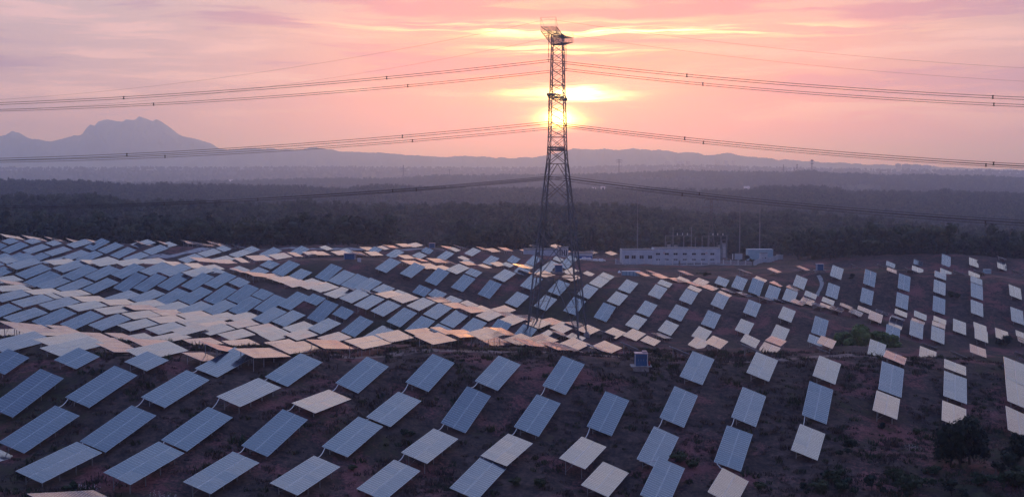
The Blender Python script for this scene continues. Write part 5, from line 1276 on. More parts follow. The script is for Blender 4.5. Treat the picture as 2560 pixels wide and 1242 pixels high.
    # low step in front
long_building()
def substation_yard():
    D = 560.; s = D / FPX
    # white railing wall along the front, turning up the right side
    def fence_run(P0, P1, label):
        P0, P1 = Vector((*P0, 0)), Vector((*P1, 0)); L = (P1 - P0).length; n = max(2, int(L / 3.2))
        root = thing('yard_fence', ((P0.x + P1.x) / 2, (P0.y + P1.y) / 2, H((P0.x + P1.x) / 2, (P0.y + P1.y) / 2)), label, 'fence', 'white fences of the substation'); o_ = root.location
        d = (P1 - P0) / n
        g_ = lambda p: Vector((p.x, p.y, H(p.x, p.y) - .15)) - o_
        for i in range(n + 1):
            p = g_(P0 + d * i); b = MB(); b.box(p + Vector((0, 0, 1.25)), (.38, .38, 2.5)); b.box(p + Vector((0, 0, 2.56)), (.5, .5, .12)); b.build('pillar', M['wall2'], root)
        for i in range(n):
            a, c = g_(P0 + d * i), g_(P0 + d * (i + 1)); e_ = (c - a).normalized() * .21; a += e_; c -= e_; b = MB()
            for zz in (.5, 2.2): b.beam(a + Vector((0, 0, zz)), c + Vector((0, 0, zz)), .08)
            b.beam(a + Vector((0, 0, .18)), c + Vector((0, 0, .18)), .25, .4)
            for k in range(12):
                q = a.lerp(c, (k + .5) / 12); b.beam(q + Vector((0, 0, .35)), q + Vector((0, 0, 2.25)), .07)
            b.build('fence_panel', M['wall'], root)
    A, B, C, E = at(1540, 552.), at(1700, 553.), at(1884, 548.), at(1958, 604.)
    fence_run(A, B, 'white railing fence in front of the left half of the substation'); fence_run(B, C, 'white railing fence in front of the right half of the substation')
    fence_run(C, E, 'white railing fence climbing along the right side of the yard')
    # gantry posts
    posts = [(1664, 590), (1683, 569), (1710, 592), (1729, 569), (1739, 594), (1756, 593), (1773, 590), (1803, 592), (1818, 589)]
    Dg = 600.; sg = Dg / FPX
    for k, (u_, yt) in enumerate(posts):
        x, y = at(u_, Dg); g = H(x, y); h = CAMZ + (432 - yt) * sg - g
        root = thing('gantry_post', (x, y, g), 'steel gantry post behind the long building, %s from left' % ['first', 'second', 'third', 'fourth', 'fifth', 'sixth', 'seventh', 'eighth', 'ninth'][k], 'post', 'substation gantry posts')
        b = MB(); b.tube([(0, 0, -.3), (0, 0, h)], [.3, .22], 8); b.build('shaft', M['mast'], root)
        b = MB(); b.box((0, 0, h + .12), (.7, .5, .24)); b.build('cap', M['mast'], root)
    for k, (ua, ub, yy, ins) in enumerate(((1664, 1729, 589, (1694, 1707, 1719)), (1756, 1818, 589.5, (1783, 1795, 1808)))):
        xa, xb = at(ua, Dg)[0], at(ub, Dg)[0]; z = CAMZ + (432 - yy) * sg
        root = thing('gantry_beam', ((xa + xb) / 2, Dg, z), 'lattice gantry beam with white insulators, %s part of the yard' % ('left' if k == 0 else 'right'), 'beam', 'substation gantry beams')
        b = MB(); w = (xb - xa) / 2
        for dy in (-.25, .25):
            for dz in (-.25, .25): b.beam((-w, dy, dz), (w, dy, dz), .08)
        for i in range(14):
            x0_ = -w + 2 * w * i / 14; x1_ = -w + 2 * w * (i + 1) / 14
            b.beam((x0_, -.25, -.25), (x1_, -.25, .25), .06); b.beam((x0_, .25, .25), (x1_, .25, -.25), .06)
        b.build('truss', M['mast'], root)
        for u_ in ins:
            b = MB()
            for q in range(5): b.tube([(0, 0, .28 + q * .22), (0, 0, .42 + q * .22)], [.26, .16], 8)
            o = b.build('insulator', M['white'], root); o.location = (at(u_, Dg)[0] - (xa + xb) / 2, 0, 0)
    # switchgear cabinets and transformer frames
    for k, (u_, yt, w) in enumerate(((1673, 604, 2.2), (1690, 606, 2.4), (1800, 606, 2.6), (1811, 600, 2.2))):
        x, y = at(u_, Dg + 4); g = H(x, y); h = CAMZ + (432 - yt) / FPX * (Dg + 4) - g
        root = thing('switchgear', (x, y, g), 'frame of grey switchgear rising behind the roof, %s from left' % ['first', 'second', 'third', 'fourth'][k], 'switchgear', 'switchgear frames')
        b = MB()
        for sx in (-1, 1):
            for sy in (-1, 1): b.beam((sx * w / 2, sy * .8, -.2), (sx * w / 2, sy * .8, h), .14)
        for t in (.3, .55, .8, 1): b.beam((-w / 2, -.8, h * t), (w / 2, -.8, h * t), .1); b.beam((-w / 2, .8, h * t), (w / 2, .8, h * t), .1)
        b.build('frame', M['mast'], root)
        b = MB(); b.box((0, 0, h * .35), (w * .7, 1.1, h * .5))
        for q in range(3): b.tube([(-w * .25 + q * w * .25, 0, h * .6), (-w * .25 + q * w * .25, 0, h * .85)], [.2, .12], 8)
        b.build('unit', M['wall2'], root)
    # pale blue shed, little hut, low cabinets
    def shed(u0, u1, y0_, y1_, D_, m, dep, label, name):
        s_ = D_ / FPX; x0_, x1_ = at(u0, D_)[0], at(u1, D_)[0]; zt = CAMZ + (432 - y0_) * s_; zb = min(CAMZ + (432 - y1_) * s_, H((x0_ + x1_) / 2, D_) + .1) - .3
        root = thing(name, ((x0_ + x1_) / 2, D_, zb), label, 'shed'); w, h = x1_ - x0_, zt - zb
        b = MB(); b.box((0, dep / 2, h / 2), (w, dep, h))
        b.build('wall', m, root)
        b = MB(); n = max(3, int(w / 1.2))
        for i in range(n + 1): b.box((-w / 2 + w * i / n, -.03, h / 2), (.08, .06, h - .1))
        b.build('rib', m, root)
        b = MB(); b.box((0, dep / 2, h + .07), (w + .3, dep + .3, .14)); b.build('roof', M['roofgrey'] if m is not M['shedblue'] else M['wall'], root)
        return root, w, h
    shed(1871, 1934, 624, 640, 586., M['shedblue'], 5., 'pale blue sheet metal shed at the right end of the yard', 'sheet_shed')
    r, w, h = shed(1903, 1920, 633, 652, 566., M['wall'], 3., 'small white hut with two round vents below the blue shed', 'white_hut')
    for k in (-1, 1):
        b = MB(); b.tube([(0, -.12, 0), (0, .0, 0)], .28, 10); o = b.build('vent', M['window'], r); o.location = (k * w * .22, 0, h * .5)
    shed(1840, 1857, 634, 641, 590., M['wall'], 2., 'low white cabinet left of the pale blue shed', 'low_cabinet')
    for u_, lab in ((1833, 'thin white post left of the low cabinet'), (1851, 'thin white post behind the low cabinet'), (1944, 'thin white post right of the pale blue shed')):
        x, y = at(u_, 592.); g = H(x, y); b = MB(); b.tube([(0, 0, -.2), (0, 0, 2.6)], .22, 8); b.tube([(0, 0, 2.6), (0, 0, 2.8)], .3, 8); o = b.build('white_post', M['white']); o.location = (x, y, g); tag(o, lab, 'post', 'white posts in the yard')
    # building behind the tower, blue hoarding, brown roof, parked equipment
    def block(u0, u1, y0_, y1_, D_, dep, m, label, name, roofm):
        s_ = D_ / FPX; x0_, x1_ = at(u0, D_)[0], at(u1, D_)[0]; zt = CAMZ + (432 - y0_) * s_; zb = min(CAMZ + (432 - y1_) * s_, H((x0_ + x1_) / 2, D_)) - .3
        root = thing(name, ((x0_ + x1_) / 2, D_, zb), label, 'building'); w, h = x1_ - x0_, zt - zb
        b = MB(); b.box((0, dep / 2, h / 2), (w, dep, h)); b.build('wall', m, root)
        b = MB(); b.box((0, dep / 2, h + .08), (w + .5, dep + .5, .16)); b.build('roof', roofm, root)
        return root, w, h
    r, w, h = block(1309, 1394, 624, 646, 548., 9., M['wall'], 'white warehouse half hidden behind the pylon legs', 'warehouse', M['roofgrey'])
    boxpart(r, 'door', (-w * .08, -.03, h * .38), (2.0, .08, h * .7), M['roofgrey'])
    r, w, h = block(1396, 1421, 619, 646, 550., 7., M['wall2'], 'taller white annex with tall windows right of the warehouse', 'annex', M['roofgrey'])
    for q in (-.32, -.12, .12, .32): boxpart(r, 'window', (w * q, -.03, h * .55), (w * .1, .06, h * .5), M['window'])
    r, w, h = block(1420, 1482, 632, 642, 585., 8., M['wall2'], 'low shed with a brown roof right of the pylon', 'brown_roofed_shed', M['brown'])
    x0_, x1_ = at(1444, 572.)[0], at(1481, 572.)[0]; g = H((x0_ + x1_) / 2, 572.)
    root = thing('site_hoarding', ((x0_ + x1_) / 2, 572., g), 'bright blue site hoarding in front of the brown roofed shed', 'fence')
    n = 6
    for i in range(n):
        wv = (x1_ - x0_) / n; boxpart(root, 'panel', (-(x1_ - x0_) / 2 + wv * (i + .5), 0, .9), (wv - .05, .08, 2.1), M['bluehoard'])
    for i in range(n + 1): boxpart(root, 'post', (-(x1_ - x0_) / 2 + (x1_ - x0_) / n * i, .1, .9), (.1, .1, 2.2), M['steel'])
    for k, (u_, lab) in enumerate(((1461, 'white parked car leftmost in the row by the blue hoarding'), (1473, 'silver parked car second from left by the blue hoarding'), (1489, 'white parked car second from right by the blue hoarding'), (1503, 'white parked car rightmost in the row by the hoarding'))):
        x, y = at(u_, 560.); g = H(x, y)
        root = thing('parked_car', (x, y, g), lab, 'car', 'cars parked by the blue hoarding', R(4))
        m = M['white'] if k != 1 else M['alu']
        prof_ = [(-2.1, .3), (-2.1, .75), (-1.25, .92), (-.7, 1.42), (.75, 1.45), (1.45, .95), (2.1, .82), (2.1, .3)]; b = MB()
        b.add([(p[0], sy * (.82 if p[1] < 1 else .68), p[1]) for sy in (-1, 1) for p in prof_], [tuple(range(8)), tuple(range(15, 7, -1))] + [(i, (i + 1) % 8, 8 + (i + 1) % 8, 8 + i) for i in range(8)])
        me = b.build('body', m, root); me.data.flip_normals()
        b = MB()
        for sy in (-1, 1): b.add([(-1.05, sy * .79, .95), (1.2, sy * .79, .95), (.7, sy * .705, 1.36), (-.65, sy * .705, 1.36)], [(0, 1, 2, 3) if sy < 0 else (3, 2, 1, 0)])
        b.build('side_window', M['window'], root)
        for wx in (-1.3, 1.3):
            for wy in (-.75, .75):
                b = MB(); b.tube([(wx, wy - .1, .32), (wx, wy + .1, .32)], .32, 12); b.build('wheel', M['roofgrey'], root)
    # blue hut with white stripes below the building
    x, y = at(1578, 408.); g = H(x, y); root = thing('striped_cabin', (x, y, g), 'long pale blue cabin with white corner strips below the white building', 'cabin')
    wv, hv = 44 / FPX * 408., 11.5 / FPX * 408.
    boxpart(root, 'wall', (0, 0, hv / 2), (wv, 2.2, hv), M['shedblue']); boxpart(root, 'roof', (0, 0, hv + .05), (wv + .2, 2.4, .1), M['wall2'])
    for q in (-.48, -.28, -.08, .12, .32, .48): boxpart(root, 'strip', (wv * q, -1.12, hv / 2), (.16, .06, hv * .96), M['blue'])
    for k, (u_, v_, w_, lab) in enumerate(((1549, 669, 8, 'largest white tarpaulin heap left of the striped cabin'), (1568, 666, 4, 'small white tarpaulin heap above the striped cabin'))):
        D_ = 432.; x, y = at(u_, D_); g = H(x, y); b = MB(); ww = w_ / FPX * D_ / 2
        b.add([(-ww, -.6, 0), (ww, -.6, 0), (ww * .9, .7, 0), (-ww * .9, .7, 0), (-ww * .4, -.1, .75), (ww * .3, .1, .9)], [(0, 1, 5, 4), (1, 2, 5), (2, 3, 4, 5), (3, 0, 4), (3, 2, 1, 0)])
        o = b.build('tarpaulin_heap', M['white']); o.location = (x, y, g - .05); tag(o, lab, 'heap', 'white tarpaulin heaps')
substation_yard()

# ------------------------------------------------------------------ inverter cabins on plinths
def cabin(x, y, w, h, d, label, m, plinth=True, rz=0.0, extinguisher=False):
    g = H(x, y - d / 2); root = thing('inverter_cabin', (x, y, g), label, 'cabin', 'inverter cabins', rz)
    z0 = .95 if plinth else .25
    if plinth:
        b = MB(); b.box((0, 0, z0 / 2 - .3), (w * 1.28, d * 1.1, z0 + .2)); b.build('plinth', M['concrete'], root)
        b = MB(); b.box((0, -.1, z0 - .07), (w * 1.72, d * 1.5, .16)); b.build('platform', M['concrete'], root)
    z1 = z0 + .02
    b = MB(); b.box((0, 0, z1 + h / 2), (w, d, h)); b.build('body', m, root)
    nd = 4
    for i in range(nd):
        wd_ = w * .9 / nd; b = MB(); b.box((0, 0, 0), (wd_ - .07, .05, h * .86)); o = b.build('door', m, root); o.location = (-w * .45 + wd_ * (i + .5), -d / 2 - .03, z1 + h * .49)
        b = MB(); b.box((wd_ * .36, -.05, 0), (.05, .06, .3)); b.build('handle', M['steel'], o)
        b = MB()
        for q in range(4): b.box((0, -.035, h * (.2 + .045 * q)), (wd_ * .6, .03, .035))
        b.build('louvre', M['roofgrey'], o)
    for sx in (-1, 1):
        b = MB(); b.box((sx * (w / 2 + .02), -d / 2 - .01, z1 + h / 2), (.12, .12, h)); b.build('corner_post', M['alu'], root)
    b = MB(); b.box((0, 0, z1 + h + .08), (w * 1.08, d * 1.1, .16)); b.build('roof', M['pink'] if m is M['blue'] else M['wall2'], root)
    if extinguisher:
        b = MB(); b.box((w * .3, .1, z1 + h + .3), (w * .36, d * .5, .3)); b.build('roof_vent', M['pink'], root)
        e = MB(); e.tube([(0, 0, 0), (0, 0, .62), (0, 0, .7)], [.16, .16, .07], 10); e.tube([(0, 0, .7), (0, 0, .8)], .09, 8)
        o = e.build('fire_extinguisher', M['red']); o.location = (x + w * .68, y - d * .35, g + z0 + .01); tag(o, 'red fire extinguisher standing on the platform of the nearest blue cabin', 'fire extinguisher')
    return root
cabin(22.0, 203.4, 2.05, 2.0, 1.7, 'nearest blue cabin with four doors on a concrete platform', M['blue'], extinguisher=True)
cabin(-52.1, 385.0, 3.4, 1.8, 2.0, 'long blue-grey cabin beside the mid-slope track', M['blue'], False)
x_, y_ = at(1080, 530.); cabin(x_, y_, 2.5, 2.1, 2.2, 'blue-grey cabin on the far crest before the forest', M['blue'], False)
cabin(16.1, 414.6, 2.5, 2.3, 2.2, 'blue-grey cabin seen through the pylon legs', M['blue'], True)
cabin(107.7, 419.0, 2.3, 2.1, 1.9, 'blue cabin above the concrete channel on the right hill', M['blue'], True)
cabin(198.1, 499.0, 2.6, 1.7, 1.8, 'low pale-roofed blue cabin at far right beside the upper track', M['shedblue'], False)
x_, y_ = 7.0, 0
b = MB(); b.box((0, 0, .6), (1.1, .8, 1.2)); b.box((0, 0, 1.24), (1.2, .9, .08))
xx, yy = at(897, 382.); o = b.build('junction_box', M['wall2']); o.location = (xx, yy, H(xx, yy) - .1); tag(o, 'small white junction box right of the long blue-grey cabin', 'junction box')

# ------------------------------------------------------------------ vegetation
def crown_mesh(name, n, rx, rz, leaf, m, seed, lobes=9, zc=0.0, flat=.0, core=True, droop=0.0):
    rnd = np.random.default_rng(seed)
    L = np.stack([rnd.normal(0, .42, lobes) * rx, rnd.normal(0, .42, lobes) * rx, rnd.uniform(-.55, .75, lobes) * rz], -1); lr = rnd.uniform(.32, .62, lobes)
    k = rnd.integers(0, lobes, n); d = rnd.normal(0, 1, (n, 3)); d /= np.linalg.norm(d, axis=1)[:, None]
    rad = rnd.uniform(.72, 1.06, n)[:, None]
    P = L[k] + d * np.array([rx, rx, rz * .8]) * lr[k][:, None] * rad
    P[:, 2] += zc - droop * (np.hypot(P[:, 0], P[:, 1]) / rx) ** 2
    nrm = d + rnd.normal(0, .45, (n, 3)); nrm /= np.linalg.norm(nrm, axis=1)[:, None]
    t = np.cross(nrm, rnd.normal(0, 1, (n, 3))); t /= np.linalg.norm(t, axis=1)[:, None]; bt = np.cross(nrm, t)
    s = (leaf * rnd.uniform(.55, 1.3, n))[:, None]
    V = np.stack([P - t * s, P + bt * s * .6, P + t * s, P - bt * s * .6], 1)
    verts = V.reshape(-1, 3); faces = np.arange(4 * n).reshape(-1, 4)
    b = MB(); b.v = [tuple(v) for v in verts]; b.f = [tuple(int(i) for i in f) for f in faces]; b.mi = [0] * n
    if core:   # dark inner boughs so that the crown is not see-through
        for q in range(lobes):
            c = L[q] + np.array([0, 0, zc]); r_ = lr[q] * .74
            o = len(b.v); ico = [(0, 0, 1), (.89, 0, .45), (.28, .85, .45), (-.72, .53, .45), (-.72, -.53, .45), (.28, -.85, .45), (.72, .53, -.45), (-.28, .85, -.45), (-.89, 0, -.45), (-.28, -.85, -.45), (.72, -.53, -.45), (0, 0, -1)]
            b.v += [tuple(c + np.array(v) * np.array([rx, rx, rz * .8]) * r_) for v in ico]
            fs_ = [(0, 1, 2), (0, 2, 3), (0, 3, 4), (0, 4, 5), (0, 5, 1), (1, 6, 2), (2, 7, 3), (3, 8, 4), (4, 9, 5), (5, 10, 1), (6, 7, 2), (7, 8, 3), (8, 9, 4), (9, 10, 5), (10, 6, 1), (11, 7, 6), (11, 8, 7), (11, 9, 8), (11, 10, 9), (11, 6, 10)]
            b.f += [tuple(i + o for i in f) for f in fs_]; b.mi += [0] * 20
    return b.mesh(name, m)
def trunk_mesh(h, r, seed, limbs=5):
    rnd = random.Random(seed); b = MB(); b.tube([(0, 0, -.4), (0.05, 0, h * .5), (.1, .05, h)], [r, r * .8, r * .35], 7)
    for k in range(limbs):
        a = rnd.uniform(0, 6.28); z = h * rnd.uniform(.35, .75); l = h * rnd.uniform(.3, .5)
        b.tube([(0.05, 0, z), (math.cos(a) * l * .5, math.sin(a) * l * .5, z + l * .35), (math.cos(a) * l, math.sin(a) * l, z + l * .75)], [r * .5, r * .35, r * .12], 5)
    return b.mesh('trunk', M['bark'])
def tmpl(name, crown, trunk=None):
    """a hidden-from-scene template for instancing: crown + trunk joined"""
    b = MB()
    me = crown
    o = bpy.data.objects.new(name, me); return o
CROWN = [crown_mesh('crown', 260, 3.6, 3.6, .75, M['leaf'], 1, 10, 5.6), crown_mesh('crown', 260, 4.2, 3.2, .8, M['leaf2'], 2, 11, 5.2), crown_mesh('crown', 240, 3.1, 4.4, .7, M['leaf'], 3, 9, 6.2),
         crown_mesh('crown', 220, 3.8, 3.4, .8, M['leaf3'], 4, 10, 5.4), crown_mesh('crown', 230, 2.2, 5.0, .6, M['leaf3'], 5, 8, 6.0)]
TRUNK = [trunk_mesh(5.2, .22, s) for s in range(5)]
def scatter(name, pts, sc, meshes, label, cat):
    """one object of points; geometry nodes put a tree on each point"""
    me = bpy.data.meshes.new(name); me.vertices.add(len(pts)); me.vertices.foreach_set('co', np.asarray(pts, 'f4').ravel())
    a = me.attributes.new('sc', 'FLOAT', 'POINT'); a.data.foreach_set('value', np.asarray(sc, 'f4'))
    r = me.attributes.new('rz', 'FLOAT', 'POINT'); r.data.foreach_set('value', RNG.uniform(0, 6.28, len(pts)).astype('f4'))
    v = me.attributes.new('kd', 'INT', 'POINT'); v.data.foreach_set('value', RNG.integers(0, len(meshes), len(pts)).astype('i4'))
    o = link(name, me); tag(o, label, cat, kind='stuff')
    ng = bpy.data.node_groups.new(name, 'GeometryNodeTree')
    ng.interface.new_socket('Geometry', in_out='INPUT', socket_type='NodeSocketGeometry'); ng.interface.new_socket('Geometry', in_out='OUTPUT', socket_type='NodeSocketGeometry')
    N, Lk = ng.nodes, ng.links; gi = N.new('NodeGroupInput'); go = N.new('NodeGroupOutput'); jn = N.new('GeometryNodeJoinGeometry')
    def attr(nm, t):
        n = N.new('GeometryNodeInputNamedAttribute'); n.data_type = t; n.inputs[0].default_value = nm
        return [s for s in n.outputs if s.enabled][0]
    for k, m_ in enumerate(meshes):
        t = bpy.data.objects.new(name + '_template', m_)
        oi = N.new('GeometryNodeObjectInfo'); oi.inputs['Object'].default_value = t; oi.inputs['As Instance'].default_value = True
        ip = N.new('GeometryNodeInstanceOnPoints'); Lk.new(gi.outputs[0], ip.inputs['Points']); Lk.new(oi.outputs['Geometry'], ip.inputs['Instance'])
        cmp = N.new('FunctionNodeCompare'); cmp.data_type = 'INT'; cmp.operation = 'EQUAL'
        ins = [s for s in cmp.inputs if s.enabled]; Lk.new(attr('kd', 'INT'), ins[0]); ins[1].default_value = k
        Lk.new([s for s in cmp.outputs if s.enabled][0], ip.inputs['Selection'])
        cz = N.new('ShaderNodeCombineXYZ'); Lk.new(attr('rz', 'FLOAT'), cz.inputs[2])
        Lk.new(cz.outputs[0], ip.inputs['Rotation']); Lk.new(attr('sc', 'FLOAT'), ip.inputs['Scale'])
        Lk.new(ip.outputs[0], jn.inputs[0])
    Lk.new(jn.outputs[0], go.inputs[0])
    md = o.modifiers.new('scatter', 'NODES'); md.node_group = ng
    return o
def edge_at(x, y):
    return np.interp(CX + FPX * x / y, [-40 + 100 * k for k in range(28)], EDGE)
def polar_pts(d0, d1, sp, amax=29):
    n = int((d1 ** 2 - d0 ** 2) * R(amax) / sp ** 2); D = np.sqrt(RNG.uniform(d0 ** 2, d1 ** 2, n)); a = RNG.uniform(-R(amax), R(amax), n)
    return D * np.sin(a), D * np.cos(a), D
def forest():
    x, y, D = polar_pts(500, 1320, 6.3)
    keep = D > edge_at(x, y) + RNG.uniform(0, 10, len(D)); x, y, D = x[keep], y[keep], D[keep]
    dens = np.sin(x * .021 + 1.3) * np.sin(y * .017 + .4) + .5 * np.sin(x * .06) * np.sin(y * .05)
    px = CX + FPX * x / y
    clear = (dens > .62) & (D > 640) | ((px > 1500) & (px < 1990) & (D < 672)) | ((px > 1250) & (px <= 1500) & (D < 600))
    clear |= (px > 2200) & (D > 760) & (D < 800)
    x, y, D = x[~clear], y[~clear], D[~clear]
    sc = np.minimum(RNG.lognormal(0, .26, len(x)), 1.45) * np.where(RNG.random(len(x)) < .35, .6, 1.0) * 1.05
    order = np.argsort(D - edge_at(x, y)); x, y, D, sc = x[order], y[order], D[order], sc[order]
    z = height(x, y) - .6
    ni = 90
    for k in range(ni):
        kind = k % 5
        root = thing('tree', (x[k], y[k], z[k] + .4), 'bushy tree in the front edge of the dark forest behind the solar field', 'tree', 'trees along the forest edge', random.uniform(0, 6.28)); s = float(sc[k]); root.scale = (s, s, s)
        link('crown', CROWN[kind], root); link('trunk', TRUNK[kind], root)
    scatter('forest', np.stack([x[ni:], y[ni:], z[ni:]], -1), sc[ni:], CROWN, 'dark mixed woodland covering the valley behind the solar field', 'forest')
    X, Y, S_ = [], [], []
    for d0, d1, sp, k in ((1320, 1500, 13, 1.0), (1500, 2350, 9.0, 1.1), (2350, 3000, 26, 1.2), (3000, 4150, 14.5, 1.25), (4150, 5600, 42, 1.5), (5600, 6900, 36, 1.6)):
        x, y, D = polar_pts(d0, d1, sp, 27); X.append(x); Y.append(y); S_.append(np.minimum(RNG.lognormal(0, .3, len(x)), 1.4) * k)
    X, Y, S_ = map(np.concatenate, (X, Y, S_))
    dens = np.sin(X * .0061 + 2) * np.sin(Y * .0083) + .5 * np.sin(X * .019 + 1) * np.sin(Y * .021)
    k = dens < .7; X, Y, S_ = X[k], Y[k], S_[k]
    scatter('distant_forest', np.stack([X, Y, height(X, Y) - .6], -1), S_, CROWN, 'hazy woodland on the ridges beyond', 'forest')
forest()
# individual shrubs
BUSHM = [crown_mesh('foliage', 420, 1.0, .8, .16, M['leaf'], 21, 10, .75), crown_mesh('foliage', 420, 1.0, .75, .15, M['leaf2'], 22, 12, .7), crown_mesh('foliage', 420, .95, .9, .15, M['leaf3'], 23, 10, .85)]
STEM = trunk_mesh(.8, .05, 31)
WIL = crown_mesh('crown', 2200, 1.0, .66, .075, M['leaf4'], 41, 18, .5, core=True, droop=.25)
DRK = crown_mesh('crown', 1700, .55, .9, .075, M['leaf3'], 43, 14, .95)
wl = ['leftmost clump of the round green bush in the right gully', 'largest domed clump of the round green bush in the right gully', 'clump right of the dome of the green bush in the right gully', 'rightmost low clump of the green bush in the right gully']
TR2 = trunk_mesh(.9, .05, 51, 7)
for k, (x, y, w) in enumerate(BUSH):
    root = thing('round_bush', (x, y, H(x, y)), wl[k], 'bush', 'clumps of the round green bush', k * 1.3); s = w * 1.05; root.scale = (s, s, s * 1.45)
    link('crown', WIL, root); link('trunk', TR2, root)
dl = ['left stem clump of the big dark tree at lower right', 'right stem clump of the big dark tree at lower right', 'tallest middle stem of the big dark tree at lower right', 'dark tree at the lower right edge of the field']
for k, (x, y, w) in enumerate(DARK):
    root = thing('dark_tree', (x, y, H(x, y)), dl[k], 'tree', 'dark trees at lower right', k * 2.1); s = w * 1.2; root.scale = (s, s, s * 1.12)
    link('crown', DRK, root); link('trunk', TR2, root)
SHL = {1: ('dark green shrub in the thicket along the lower right edge', 'shrubs of the lower right thicket'), 2: ('low green shrub in the dry grass of the front slope', 'shrubs on the front slope'), 3: ('small shrub on the slopes beyond the front track', 'shrubs beyond the front track')}
for k, (x, y, w, cl) in enumerate(SHRUBS):
    root = thing('shrub', (x, y, H(x, y) - .03), SHL[cl][0], 'shrub', SHL[cl][1], random.uniform(0, 6.28))
    s = w * random.uniform(.85, 1.15); root.scale = (s, s, s * random.uniform(.8, 1.15)); link('foliage', BUSHM[k % 3], root); link('stem', STEM, root)
def tufts():
    def blade_mesh(seed, n, h, sp):
        rnd = np.random.default_rng(seed); b = MB()
        for i in range(n):
            p = rnd.normal(0, sp, 2); a = rnd.uniform(0, 6.28); hh = h * rnd.uniform(.5, 1.2); w = .05 + .05 * rnd.random(); lean = rnd.normal(0, .35 * hh, 2)
            b.add([(p[0] - w * math.cos(a), p[1] - w * math.sin(a), -.05), (p[0] + w * math.cos(a), p[1] + w * math.sin(a), -.05), (p[0] + lean[0], p[1] + lean[1], hh)], [(0, 1, 2)])
        return b
    ms = [blade_mesh(s, 26, h, sp).mesh('tuft', M[m]) for s, h, sp, m in ((1, .35, .3, 'dry'), (2, .28, .38, 'dry'), (3, .45, .3, 'leaf2'), (4, .3, .35, 'dry'))]
    x, y, D = polar_pts(112, 250, 1.1, 27)
    ok = np.ones(len(x), bool); ca, sa = math.cos(AZ), math.sin(AZ)
    for (tx, ty, tz, te, tt, tn, tf, tl) in TABLES:
        if ty > 260: continue
        u_ = (x - tx) * ca - (y - ty) * sa; v_ = (x - tx) * sa + (y - ty) * ca
        ok &= ~((np.abs(u_) < 2.3) & (np.abs(v_) < tn * PITCHM / 2 + .4))
    x, y = x[ok], y[ok]
    n = np.sin(x * .23 + 1) * np.sin(y * .19) + .6 * np.sin(x * .6 + y * .31) * np.sin(y * .53 - x * .2)
    k = RNG.random(len(x)) < np.clip(.5 + .5 * n, .04, 1); x, y = x[k], y[k]
    scatter('dry_grass', np.stack([x, y, height(x, y)], -1), RNG.lognormal(0, .35, len(x)), ms, 'dry grass and weeds covering the near slopes', 'grass')
tufts()
# white-flowering weeds seen as pale specks
def weeds():
    for px_, py_, lab in ((195, 1205, 'patch of white flowering weeds below the lower left tables'), (395, 1172, 'patch of white flowering weeds between the lower left tables'), (2295, 1036, 'patch of white flowering weeds on the right of the front slope')):
        D_ = 142. if px_ < 1000 else 178.; x, y = at(px_, D_); b = MB()
        for i in range(46):
            dx_, dy_ = random.gauss(0, .8), random.gauss(0, .6); z = H(x + dx_, y + dy_) - H(x, y) + random.uniform(.12, .5); r_ = random.uniform(.03, .07)
            b.add([(dx_ - r_, dy_, z), (dx_, dy_ - r_, z + .01), (dx_ + r_, dy_, z), (dx_, dy_ + r_, z + .02)], [(0, 1, 2, 3)])
            b.add([(dx_ - .012, dy_, z - .5), (dx_ + .012, dy_, z - .5), (dx_, dy_, z)], [(0, 1, 2)])
        o = b.build('flowering_weeds', M['white_tube']); o.location = (x, y, H(x, y)); tag(o, lab, 'weeds', 'white flowering weeds', kind='stuff')
weeds()
def wire_fence():
    pts = [at(u_, d_) for u_, d_ in ((2020, 142.), (2043, 143.), (2085, 145.), (2128, 147.), (2172, 149.), (2218, 151.), (2262, 153.), (2310, 155.))]
    g0 = H(*pts[0]); root = thing('wire_fence', (*pts[0], g0), 'thin dark post and wire fence along the lower right bushes', 'fence'); o_ = Vector((*pts[0], g0)); tops = []
    for p in pts:
        b = MB(); q = Vector((*p, H(*p))) - o_; b.tube([q - Vector((0, 0, .3)), q + Vector((0, 0, 1.7))], .05, 6); b.build('post', M['wire'], root); tops.append(q)
    b = MB()
    for z in (.4, .8, 1.2, 1.6): b.tube([t + Vector((0, 0, z)) for t in tops], .012, 4)
    b.build('wires', M['wire'], root)
wire_fence()

# ------------------------------------------------------------------ mountains and the far town
def mountains(name, D, prof, seed, depth):
    rnd = np.random.default_rng(seed); us = np.arange(prof[0][0], prof[-1][0] + 1, 3.0)
    ys = np.interp(us, [p[0] for p in prof], [p[1] for p in prof])
    jag = sum(rnd.normal(0, a, len(us)) for a in (.35, .3)); jag += np.interp(np.arange(len(us)), np.arange(0, len(us), 5), rnd.normal(0, 1.1, len(np.arange(0, len(us), 5))))
    edge = np.clip(np.minimum(us - us[0], us[-1] - us) / 120, 0, 1)
    zc = np.maximum((432 - (ys + jag * edge)) / FPX * D + CAMZ, 5.0)
    rows = np.linspace(-1, 1, 17); V = []
    for t in rows:
        dd = D + t * depth; prof_t = (1 - abs(t)) ** .8
        ph = rnd.uniform(0, 6.28); rough = 1 + .16 * np.sin(us * .05 + ph) * (abs(t) > .01) + .1 * np.sin(us * .13 + 2 * ph) * (abs(t) > .01)
        zz = np.minimum(zc * prof_t * rough, zc * (prof_t ** .6)) - 20 * abs(t)
        V.append(np.stack([(us - CX) / FPX * D * (1 + .04 * t), np.full(len(us), dd), zz], -1))
    V = np.concatenate(V); n = len(us); a = (np.arange(16)[:, None] * n + np.arange(n - 1)[None, :]).ravel()
    b = MB(); b.v = [tuple(v) for v in V]; b.f = [(int(i), int(i + 1), int(i + n + 1), int(i + n)) for i in a]; b.mi = [0] * len(b.f)
    return tag(b.build(name, M['rock']), kind='structure')
